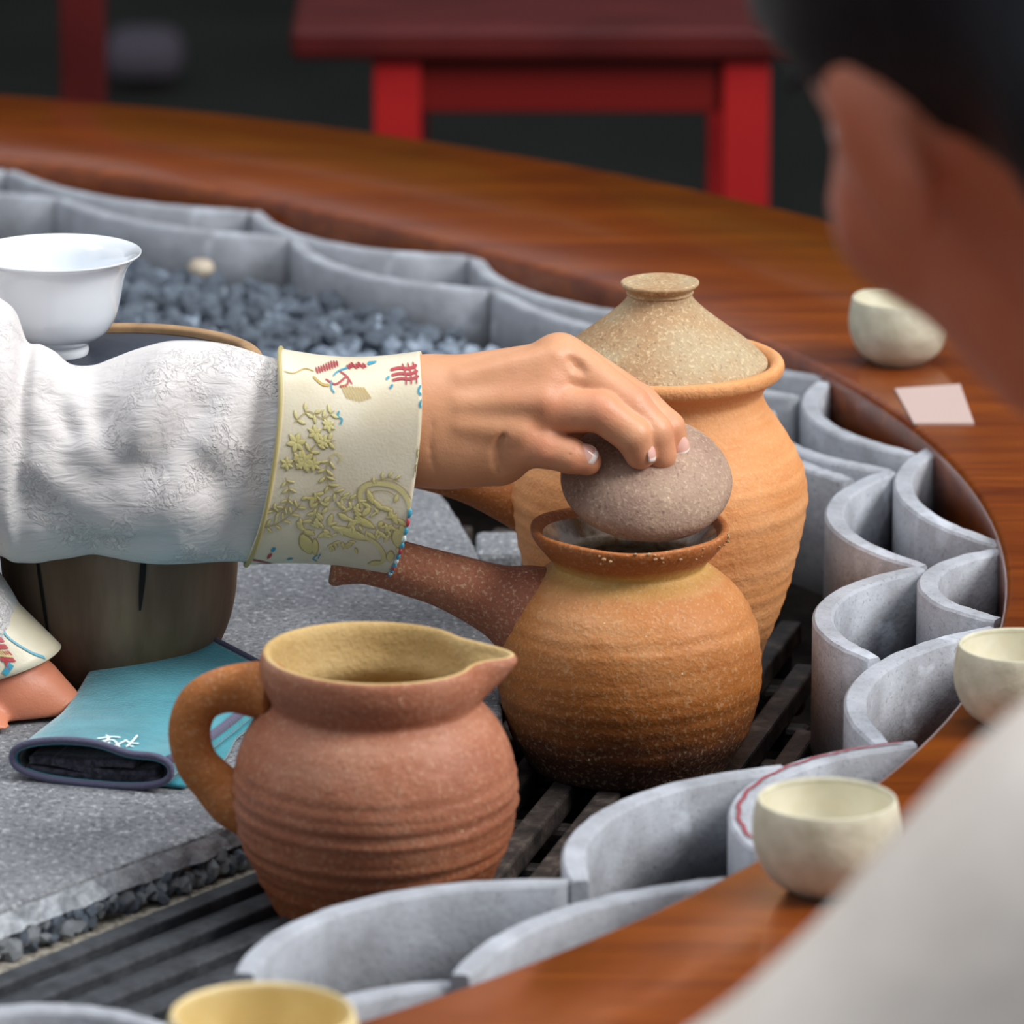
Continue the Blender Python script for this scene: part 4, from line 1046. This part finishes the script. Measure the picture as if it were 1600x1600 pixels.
# sleeve (right arm)
def sleeve_ring(px, top, bot, dx_top=0, dx_bot=0, dep=.85, cy_=0, n=120):
    """ellipse-like ring whose silhouette runs from (px+dx_top, top) to (px+dx_bot, bot)"""
    a = np.array(V(px + dx_top, top, YH + cy_)); b = np.array(V(px + dx_bot, bot, YH + cy_)); c = (a + b) / 2; up = (a - b) / 2; hl = np.linalg.norm(up)
    dp = np.array((0, -1, 0)) * hl * dep; out = []
    for k in range(n):
        th = 2 * math.pi * k / n; out.append(c + up * math.cos(th) + dp * math.sin(th))
    return out
st = [(-330, 520, 800), (-200, 470, 838), (-90, 452, 862), (-40, 448, 864), (0, 470, 864), (22, 490, 874), (40, 535, 876), (62, 541, 876), (85, 553, 872), (110, 572, 869), (144, 573, 864), (175, 562, 868), (210, 549, 874), (245, 540, 877), (271, 536, 878), (310, 535, 878), (345, 538, 877), (380, 546, 876), (410, 556, 876), (436, 562, 878), (460, 570, 872), (480, 580, 860)]
S_ = catmull(st, 9); rings = []
for i, (x, t_, b_) in enumerate(S_):
    k = max(0, min(1, (x - 200) / 240)); rings.append(sleeve_ring(x, t_, b_, dx_top=0 + 0 * k, dx_bot=-46 * k, dep=.74 - .24 * (lambda q_: q_ * q_ * (3 - 2 * q_))(max(0, min(1, (x - 270) / 140)))))
rings = np.array(rings); nn_ = rings.shape[1]
cen_ = rings.mean(1)
def fold(cx0, cy0, cx1, cy1, w_, amp):
    """ridge along the photo-space line, acting on the camera-facing half"""
    P0 = np.array(V(cx0, cy0, YH - .03)); P1 = np.array(V(cx1, cy1, YH - .03)); d = P1 - P0; Ld = np.linalg.norm(d); d /= Ld
    for i in range(rings.shape[0]):
        for k in range(nn_):
            th = 2 * math.pi * k / nn_; s_ = math.sin(th)
            if s_ <= -.2: continue
            p = rings[i, k]; q_ = p - P0; q_ = np.array((q_[0], 0, q_[2])); dd = np.array((d[0], 0, d[2])); dd /= np.linalg.norm(dd)
            t = q_ @ dd; ds = np.linalg.norm(q_ - dd * t); tt_ = t / Ld
            m_ = amp * math.exp(-(ds / w_) ** 2) * max(0, min(1, (tt_ + .15) / .3)) * max(0, min(1, (1.15 - tt_) / .3)) * min(1, (s_ + .2))
            o_ = p - cen_[i]; o_ /= np.linalg.norm(o_); rings[i, k] = p + o_ * m_
fold(270, 550, 190, 720, .011, .0065); fold(330, 610, 215, 745, .009, -.006); fold(150, 640, 210, 730, .009, -.005); fold(60, 560, 150, 720, .011, .0055)
fold(375, 590, 335, 720, .010, .0035); fold(70, 600, 120, 680, .006, -.004); fold(20, 700, 250, 860, .010, .004); fold(130, 862, 260, 850, .006, -.005)
fold(200, 780, 400, 800, .012, .003); fold(0, 640, 60, 800, .012, -.005); fold(300, 700, 390, 860, .008, -.003); fold(40, 560, 20, 640, .004, -.003); fold(420, 600, 400, 840, .006, -.003)
m_ = rings.shape[0]
vs = rings.reshape(-1, 3); fs = [(i * nn_ + k, i * nn_ + (k + 1) % nn_, (i + 1) * nn_ + (k + 1) % nn_, (i + 1) * nn_ + k) for i in range(m_ - 1) for k in range(nn_)]
mesh('sleeve', vs, fs, M['white'], master)
# cuff (right arm): stiff band, slightly boxy
def cuffpt(u_, th, off=0.0):
    """u_ 0 left edge .. 1 right edge; th angle (0 top, pi/2 towards camera)"""
    tx, ty = 437 + (656 - 437) * u_, 548 + 4 * u_ + 3 * math.sin(3.14 * u_); bx, by = 384 + (606 - 384) * u_, 878 + 14 * u_
    a = np.array(V(tx, ty, YH)); b = np.array(V(bx, by, YH)); c = (a + b) / 2; up = (a - b) / 2; hl = np.linalg.norm(up)
    ct, st_ = math.cos(th), math.sin(th)
    ct2 = math.copysign(abs(ct) ** .78, ct); st2 = math.copysign(abs(st_) ** .85, st_)
    bow = 1 - .05 * math.sin(3.14159 * u_)
    o = up * ct2 * bow + np.array((0, -1, 0)) * hl * .60 * st2 + np.array((.006 * st2 * st_, 0, 0))
    o += np.array((0, -.0009, 0)) * math.sin(5 * th + 4 * u_) * st_
    L_ = np.linalg.norm(o); return c + o * (1 + off / L_)
n1, n2 = 36, 144
vs = [cuffpt(i / n1, 2 * math.pi * k / n2) for i in range(n1 + 1) for k in range(n2)]
vs += [cuffpt(1 - i / 12 * .5, 2 * math.pi * k / n2, -.0028) for i in range(13) for k in range(n2)]
vs += [cuffpt(0, 2 * math.pi * k / n2, -.006) for k in range(n2)]
tot = n1 + 1 + 13
fs = [(i * n2 + k, i * n2 + (k + 1) % n2, (i + 1) * n2 + (k + 1) % n2, (i + 1) * n2 + k) for i in range(tot - 1) for k in range(n2)]
fs += [(k, (k + 1) % n2, tot * n2 + (k + 1) % n2, tot * n2 + k) for k in range(n2)]
cuff = mesh('cuff', vs, fs, M['brocade'], master); cuff['label'] = 'cream satin cuff embroidered in pale gold, red and turquoise'
loop_tube('piping', [Vector(cuffpt(0, 2 * math.pi * k / 90, .0003)) for k in range(90)], .0011, M['gold_dark'], master).parent = cuff
# embroidery: leaves and scrolls laid on the cuff. (s,t): photo px -> (u,theta)
def cuff_uv(px, py):
    v = (py - 555) / 330; x0 = 437 - 53 * v; u_ = (px - x0) / 220
    # invert silhouette: projected height ~ cos
    y_t = 555 + 4 * u_; y_b = 878 + 14 * u_; c_ = 1 - 2 * (py - y_t) / (y_b - y_t); c_ = max(-.995, min(.995, c_)); c_ = math.copysign(abs(c_) ** (1 / .78), c_)
    th = math.acos(c_); return min(max(u_, .004), .996), th
acc = {k: ([], []) for k in ('gold', 'gold_dark', 'redthread', 'bluethread', 'ochre')}
def cp(px, py, off): u_, th = cuff_uv(px, py); return cuffpt(u_, th, off)
def leaf(x, y, an, ln, wd, key='gold', out='gold_dark'):
    for kk, sc, off in ((out, 1.0, .00018), (key, .78, .00042)):
        if kk is None: continue
        Vv, Ff = acc[kk]; b0 = len(Vv); m2 = 8; L2 = []
        for i in range(m2 + 1):
            t = i / m2; hw = wd * sc * math.sin(math.pi * min(1, t * .93 + .04)) ** .8 / 2; cx_ = (t - .5) * ln * (sc * .6 + .4)
            for s in (-1, 0, 1): L2.append((x + cx_ * math.cos(an) - s * hw * math.sin(an), y + cx_ * math.sin(an) + s * hw * math.cos(an), s))
        for X_, Y_, s in L2: Vv.append(cp(X_, Y_, off + (.00022 if s == 0 else 0)))
        for i in range(m2):
            for j in (0, 1): Ff.append((b0 + 3 * i + j, b0 + 3 * i + j + 1, b0 + 3 * i + j + 4, b0 + 3 * i + j + 3))
def thread(P, wd, key, off=.0004):
    Q = catmull(P, 7); Vv, Ff = acc[key]; b0 = len(Vv)
    for i, p in enumerate(Q):
        t = Q[min(i + 1, len(Q) - 1)] - Q[max(i - 1, 0)]; t = t / (np.linalg.norm(t) + 1e-9); nx, ny = -t[1], t[0]; e_ = 1 if 0 < i < len(Q) - 1 else .2
        for s in (-1, 1): Vv.append(cp(p[0] + s * nx * wd * e_ / 2, p[1] + s * ny * wd * e_ / 2, off))
    for i in range(len(Q) - 1): Ff.append((b0 + 2 * i, b0 + 2 * i + 1, b0 + 2 * i + 3, b0 + 2 * i + 2))
def spray(P, n, ln, wd, side=2, key='gold'):
    Q = catmull(P, 10); thread(P, 1.8, 'gold_dark')
    for j in range(n):
        i = int((j + .5) / n * (len(Q) - 2)); t = Q[i + 1] - Q[i]; a = math.atan2(t[1], t[0])
        for s in ((-1, 1) if side == 2 else (side,)):
            b = a + s * 1.0; leaf(Q[i][0] + math.cos(b) * ln * .6, Q[i][1] + math.sin(b) * ln * .6, b, ln, wd, key)
rr = random.Random(11)
spray([(446, 640), (470, 622), (492, 630), (512, 618)], 5, 13, 6); spray([(440, 700), (462, 690), (480, 668), (510, 662)], 5, 14, 7)
for x, y, r_ in ((448, 668, 13), (460, 695, 15), (478, 652, 10), (500, 640, 9), (452, 690, 9), (490, 664, 10), (474, 700, 10), (433, 700, 9)):
    for k in range(6): a = k * 1.05 + x; leaf(x + math.cos(a) * r_ * .6, y + math.sin(a) * r_ * .6, a, r_ * 1.25, r_ * .75)
spray([(500, 690), (492, 712), (498, 735), (516, 752), (535, 760)], 7, 14, 6); thread([(498, 690), (508, 682), (516, 688), (512, 698)], 2.2, 'gold')
spray([(430, 720), (436, 740), (432, 765), (420, 775), (408, 768)], 6, 12, 5); spray([(400, 800), (420, 795), (440, 780), (455, 762)], 5, 13, 5)
spray([(470, 745), (482, 760), (478, 782), (470, 800)], 4, 15, 8)
# big scroll at right
thread([(548, 770), (545, 745), (560, 732), (585, 732), (605, 740), (618, 756), (622, 775)], 6.5, 'gold'); thread([(544, 772), (540, 742), (558, 727), (586, 726), (609, 736), (623, 754), (627, 776)], 1.4, 'gold_dark')
thread([(556, 768), (556, 750), (570, 742), (590, 744), (604, 756)], 1.5, 'gold_dark'); spray([(560, 735), (585, 722), (605, 728)], 4, 11, 5, -1)
for x, y, a, l_, w_ in ((560, 752, 1.2, 26, 12), (572, 764, .8, 24, 10), (555, 775, 2.2, 22, 11), (585, 770, .3, 22, 9), (598, 785, 1.0, 22, 10), (610, 790, .6, 20, 9), (470, 812, .4, 20, 11), (455, 800, 1.0, 20, 10), (520, 785, .6, 22, 12), (535, 795, 2.4, 22, 12), (500, 790, 1.8, 22, 10), (512, 805, .4, 22, 10), (492, 815, 2.6, 22, 10), (480, 795, 1.4, 20, 9), (540, 775, 1.0, 20, 10)):
    leaf(x, y, a, l_, w_)
# lower scroll
thread([(462, 820), (468, 790), (490, 775), (515, 770)], 1.6, 'gold'); leaf(468, 832, 1.1, 44, 22); leaf(482, 838, 1.4, 34, 12)
leaf(535, 812, .35, 62, 17); thread([(520, 805), (550, 815), (575, 828), (588, 848), (586, 862), (575, 866)], 6, 'gold'); leaf(577, 864, 2.8, 22, 12)
leaf(553, 793, .5, 40, 14); leaf(605, 815, 1.4, 34, 20); leaf(612, 803, 1.2, 20, 14); leaf(598, 848, 1.5, 22, 14, 'gold'); leaf(610, 838, 1.0, 18, 9)
for k in range(14): leaf(rr.uniform(505, 545), rr.uniform(825, 842), rr.uniform(-.6, 1.4), 12, 5)
for k in range(62): leaf(rr.uniform(448, 606), rr.uniform(752, 818), rr.uniform(0, 3.1), rr.uniform(10, 20), rr.uniform(4, 9))
for x, y in ((650, 685), (643, 690), (648, 708), (640, 712)): leaf(x - 5, y, 1.2, 20, 11)
# red, blue, ochre motifs at the top
for i in range(9): leaf(494 + i * 4.2, 567 - i * 1.1, 1.3, 9, 4.0, 'redthread', None)
for i in range(8): leaf(545 + i * 3.6, 562 - (i % 3), .5, 8, 3.4, 'redthread', None)
thread([(505, 576), (520, 582), (540, 572), (538, 582), (525, 585)], 2.4, 'redthread'); thread([(530, 566), (540, 572), (546, 582)], 2.2, 'redthread')
for y in (568, 574, 580): thread([(608, y), (622, y - 1), (636, y + 1), (650, y - 1)], 3.2, 'redthread')
for x in (628, 636, 644): thread([(x, 563), (x + 2, 574), (x, 588)], 2.4, 'redthread')
thread([(514, 577), (512, 588), (516, 594)], 2.4, 'bluethread'); thread([(518, 572), (528, 566), (545, 562)], 1.8, 'bluethread'); thread([(575, 560), (590, 558)], 2.6, 'bluethread')
thread([(599, 578), (605, 575)], 3, 'bluethread'); thread([(602, 590), (608, 585)], 3, 'bluethread'); thread([(650, 590), (645, 598), (650, 606), (644, 616), (650, 624)], 3.2, 'bluethread')
thread([(519, 618), (516, 626), (522, 630), (518, 638)], 2.6, 'bluethread')
for k in range(9): thread([(528 + k * 4.2, 582 + k * .4), (532 + k * 4.4, 594), (536 + k * 4.4, 606 - abs(k - 4) * 1.2)], 1.7, 'ochre')
thread([(440, 572), (455, 573), (475, 566), (490, 568)], 1.1, 'ochre'); thread([(486, 574), (498, 583), (510, 584)], 3.5, 'ochre')
# bottom motifs
thread([(421, 836), (418, 844)], 6, 'bluethread'); leaf(416, 852, 1.9, 14, 8, 'redthread', None); thread([(392, 858), (408, 864), (422, 872)], 3, 'redthread')
thread([(444, 862), (452, 860)], 4, 'bluethread'); thread([(488, 852), (483, 862), (490, 868)], 2, 'bluethread'); thread([(492, 850), (490, 862)], 1.8, 'bluethread'); thread([(400, 868), (425, 872)], 2, 'bluethread')
for key, nm in (('gold', 'gold_embroidery'), ('gold_dark', 'embroidery_outline'), ('redthread', 'red_embroidery'), ('bluethread', 'turquoise_embroidery'), ('ochre', 'ochre_embroidery')):
    o = mesh(nm, acc[key][0], acc[key][1], M[key], master); o['kind'] = 'stuff'; o.parent = cuff
# multicolour edging on the wrist side of the cuff, lower half
for j in range(16):
    th0 = 1.75 + j * .085; th1 = th0 + .07
    tube('edging_stitch', [cuffpt(.997, th0, .0004), cuffpt(1.0, (th0 + th1) / 2, .0008), cuffpt(.997, th1, .0004)], [.0007, .0010, .0007], M[('bluethread', 'redthread', 'bluethread', 'stitch')[j % 4]], master, n=8, sub=2).parent = cuff
# left cuff and sleeve end
def lc_pt(u_, th, off=0.0):
    tx, ty = 0 - 120 + 122 * u_, 830 + 64 * u_
    a = np.array(V(-60 + 75 * u_ * .0 + 62 * u_, 850 + 45 * u_, LH.y)); 
    A0 = np.array(V(-175, 895, LH.y)); A1 = np.array(V(-8, 1038, LH.y)); c = A0 + (A1 - A0) * u_; ax_ = (A1 - A0) / np.linalg.norm(A1 - A0)
    upv = np.cross(ax_, (0, 1, 0)); upv *= 1 if upv[2] > 0 else -1
    return c + (upv * math.cos(th) * (.034 - .006 * u_) + np.array((0, -1, 0)) * math.sin(th) * (.034 - .004 * u_)) * (1 + off / .03) + ax_ * (.018 * (math.cos(th)) * u_)
vs = [lc_pt(i / 20, 2 * math.pi * k / 72) for i in range(21) for k in range(72)] + [lc_pt(1 - i / 20, 2 * math.pi * k / 72, -.002) for i in range(15) for k in range(72)]
fs = [(i * 72 + k, i * 72 + (k + 1) % 72, (i + 1) * 72 + (k + 1) % 72, (i + 1) * 72 + k) for i in range(35) for k in range(72)]
o = mesh('cuff', vs, fs, M['brocade'], master); o['label'] = 'cream brocade cuff of the other sleeve'; cuff2 = o
acc2 = {'gold': ([], []), 'redthread': ([], []), 'bluethread': ([], [])}
def lthread(P, wd, key):
    Q = catmull(P, 6); Vv, Ff = acc2[key]; b0 = len(Vv)
    for i, p in enumerate(Q):
        t = Q[min(i + 1, len(Q) - 1)] - Q[max(i - 1, 0)]; t = t / (np.linalg.norm(t) + 1e-9)
        for s in (-1, 1): Vv.append(lc_pt(p[0] - s * t[1] * wd, p[1] + s * t[0] * wd, .0005))
    for i in range(len(Q) - 1): Ff.append((b0 + 2 * i, b0 + 2 * i + 1, b0 + 2 * i + 3, b0 + 2 * i + 2))
for k in range(7): lthread([(.62 + k * .03, 1.5 - k * .06), (.68 + k * .03, 1.35 - k * .06)], .03, 'gold')
for k in range(5): lthread([(.66 + k * .05, 1.0 + .04 * k), (.70 + k * .05, .85 + .04 * k)], .02, 'redthread')
lthread([(.6, .7), (.75, .8), (.9, .72), (.98, .6)], .016, 'bluethread'); lthread([(.55, 1.2), (.7, 1.15), (.8, 1.05), (.95, 1.2)], .012, 'redthread'); lthread([(.92, 1.1), (.97, 1.3)], .02, 'bluethread')
for key, nm in (('gold', 'gold_embroidery'), ('redthread', 'red_embroidery'), ('bluethread', 'turquoise_embroidery')):
    o = mesh(nm, acc2[key][0], acc2[key][1], M[key], master); o['kind'] = 'stuff'; o.parent = cuff2

# ------------------------------------------------------------------ seat of the tea master
sq = empty('round_stool', (-.76, 3.08, 0), 'dark wooden stool under the seated tea maker at left', 'stool')
lobj('seat', [(0, .44), (.16, .44), (.17, .455), (.165, .475), (0, .48)], M['maroon'], sq, n=48)
for k in range(4): boxo('leg', (.11 * math.cos(k * 1.571 + .78), .11 * math.sin(k * 1.571 + .78), .22), (.035, .035, .44), M['maroon'], sq)

# ------------------------------------------------------------------ foreground guest
YG = 1.84
def Gp(px, py, dy=0): return np.array(V(px, py, YG + dy))
hc = Gp(1690, 60, .06)
guest = empty('person', (hc[0], hc[1] - .1, 0), 'blurred black-haired guest in an off-white robe, close foreground at the right', 'person')
RG = Matrix.Rotation(R(-14), 3, 'Y') @ Matrix.Rotation(R(32), 3, 'Z') @ Matrix.Rotation(R(-22), 3, 'X')
hf2, ears2, Lg = head_fs(hc, None, 1.14, RG)
nb = Gp(2130, 1000, -.08)
shl = Gp(1930, 1540, -.16); shr = shl + np.array((.33, .06, .02))
chest = (shl + shr) / 2 + np.array((0, 0, -.20))
hip = np.array((chest[0] + .02, chest[1] - .12, .52))
elg = Gp(1210, 2150, -.14); elg[2] = max(elg[2], .60); wrg = elg + np.array((.17, .02, -.03))
elh = shr + np.array((.03, .05, -.27)); wrh = elh + np.array((-.12, .2, -.02))
pg1, fg1 = simple_hand(wrg, (.95, .1, -.25), (.1, -1, 0), -1, 1.0); pg2, fg2 = simple_hand(wrh, (-.35, .9, -.25), (1, .3, 0), -1, 1.0)
g_body = [chain([Lg(0, -.02, -.05), nb * .5 + np.array(Lg(0, -.02, -.05)) * .5, nb], [.056, .054, .062], .02), cap(nb, (shl + shr) / 2, .06, .1), cap(shl, shr, .06, .06), ell(chest, (.17, .11, .24)), cap(chest, hip, .13, .14),
          chain([shl, elg, wrg], [.052, .042, .026], .02), chain([shr, elh, wrh], [.052, .042, .026], .02),
          chain([hip + np.array((-.09, 0, 0)), hip + np.array((-.09, .36, -.01)), hip + np.array((-.09, .38, -.44)), hip + np.array((-.09, .5, -.47))], [.09, .065, .045, .035], .03),
          chain([hip + np.array((.09, 0, 0)), hip + np.array((.09, .36, -.01)), hip + np.array((.09, .38, -.44)), hip + np.array((.09, .5, -.47))], [.09, .065, .045, .035], .03)]
hnds = [combine(pg1, fg1), combine(pg2, fg2)]
def gbody(X, Y, Z):
    d = union(g_body, .03)(X, Y, Z); h_ = hf2[0](X, Y, Z)
    for g_ in hf2[1:]: h_ = smin(h_, g_(X, Y, Z), .02)
    for g_ in ears2: h_ = smin(h_, g_(X, Y, Z), .005)
    d = smin(d, h_, .025)
    for g_ in hnds: d = smin(d, g_(X, Y, Z), .006)
    return d
blo = (min(shl[0], hip[0]) - .15, hip[1] - .2, .0); bhi = (shr[0] + .15, max(hc[1] + .2, hip[1] + .6), hc[2] + .16)
Vq, Fq = mesh_sdf(gbody, blo, bhi, .006)
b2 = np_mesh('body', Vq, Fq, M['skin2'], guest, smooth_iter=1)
at2 = b2.data.attributes.new('blush', 'FLOAT', 'POINT')
RGi = np.array(RG.transposed())
hairg = union([ell(Lg(0, -.026, .036), (.090, .112, .100), RG.to_4x4()), ell(Lg(0, -.07, -.03), (.088, .063, .095), RG.to_4x4()), ell(Lg(0, .0, .03), (.088, .106, .08), RG.to_4x4())], .02)
def ghair(X, Y, Z):
    d = hairg(X, Y, Z); q_ = [RGi[i][0] * (X - hc[0]) + RGi[i][1] * (Y - hc[1]) + RGi[i][2] * (Z - hc[2]) for i in range(3)]
    return smax(d, np.minimum(1.09 * q_[1], .05) - q_[2] - .005, .008)
Vq, Fq = mesh_sdf(ghair, hc - .24, hc + .24, .006)
np_mesh('hair', Vq, Fq, M['hair'], guest, smooth_iter=1)
add_face(Lg, 1.14, RG, guest, None, None, None, None)
g_robe = union([cap(nb * .3 + (shl + shr) / 2 * .7, (shl + shr) / 2, .10, .12), cap(shl, shr, .085, .085), ell(chest, (.22, .15, .27)), cap(chest, hip, .16, .19),
                chain([shl, elg, wrg - (wrg - elg) * .1], [.095, .092, .07], .03), chain([shr, elh, wrh - (wrh - elh) * .1], [.088, .078, .06], .03),
                chain([hip + np.array((-.09, 0, 0)), hip + np.array((-.09, .37, -.01)), hip + np.array((-.09, .39, -.36))], [.12, .09, .085], .03), chain([hip + np.array((.09, 0, 0)), hip + np.array((.09, .37, -.01)), hip + np.array((.09, .39, -.36))], [.12, .09, .085], .03)], .05)
Vq, Fq = mesh_sdf(g_robe, np.array(blo) - .12, (bhi[0] + .12, bhi[1], shl[2] + .3), .009)
np_mesh('robe', Vq, Fq, M['linen'], guest, smooth_iter=2)
sq2 = empty('square_stool', (hip[0], hip[1], 0), 'dark wooden stool under the foreground guest', 'stool')
boxo('seat', (0, 0, hip[2] - .21), (.34, .34, .04), M['maroon'], sq2)
for sx in (-1, 1):
    for sy in (-1, 1): boxo('leg', (sx * .14, sy * .14, (hip[2] - .23) / 2), (.035, .035, hip[2] - .23), M['maroon'], sq2)

# ------------------------------------------------------------------ background furniture
YF = 4.75
a = V(620, 170, YF); b = V(1166, 170, YF); zt = V(900, 42, YF).z
tbl = empty('red_stool', ((a.x + b.x) / 2, YF + .02, 0), 'bright red lacquered low table with maroon top behind the ring table', 'low table')
wx = b.x - a.x; xl = V(455, 95, YF).x - tbl.location.x; xr = V(1285, 95, YF).x - tbl.location.x
boxo('top', ((xl + xr) / 2, .19, zt - .012), (xr - xl, .44, .026), M['maroon'], tbl, bev=.006)
for sx in (-1, 1):
    for yy in (0, .36):
        boxo('leg', (sx * wx / 2, yy, (zt - .025) / 2), (.037, .037, zt - .025), M['redlac'], tbl)
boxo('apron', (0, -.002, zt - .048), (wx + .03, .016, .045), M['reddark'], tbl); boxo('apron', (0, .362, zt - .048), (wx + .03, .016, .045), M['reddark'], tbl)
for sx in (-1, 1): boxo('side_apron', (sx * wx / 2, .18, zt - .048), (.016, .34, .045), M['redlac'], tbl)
c = V(130, 60, 4.95)
bn = empty('wooden_pillar', (c.x, 4.95, 0), 'dark maroon wooden post in the unlit background at upper left', 'pillar')
boxo('shaft', (0, 0, 1.25), (.036, .036, 2.5), M['maroon'], bn); boxo('base', (0, 0, .04), (.07, .07, .08), M['maroon'], bn); boxo('cap', (0, 0, 2.47), (.07, .07, .06), M['maroon'], bn)
c = at(225, 95, .03)
cu = boxo('floor_cushion', (c.x, c.y, .04), (.10, .10, .06), M['cush'], bev=.025); tag(cu, 'small grey-mauve cushion blurred in the dark at upper left', 'cushion')

# garden hedge outside the far opening (seen mirrored in the lacquer)
hd = empty('garden_hedge', (0, 13, 0), 'green garden hedge outside the far opening', 'hedge')
bm = bmesh.new(); rr = random.Random(2)
for i in range(2600):
    x = rr.uniform(-6, 6); z = rr.uniform(.2, 3.2); y = 13 + rr.uniform(-.3, .3)
    mt = Matrix.Translation((x, y - 13, z)) @ Euler([rr.uniform(0, 6) for _ in range(3)]).to_matrix().to_4x4()
    q_ = [bm.verts.new(mt @ Vector(v)) for v in ((-.13, 0, 0), (0, -.05, .02), (.13, 0, 0), (0, .05, .02))]; bm.faces.new(q_)
o = bm_obj('foliage', bm, M['leaf'], hd); o['kind'] = 'stuff'
boxo('stem_mass', (0, .35, 1.6), (12, .3, 3.2), M['leaf'], hd, bev=.05)
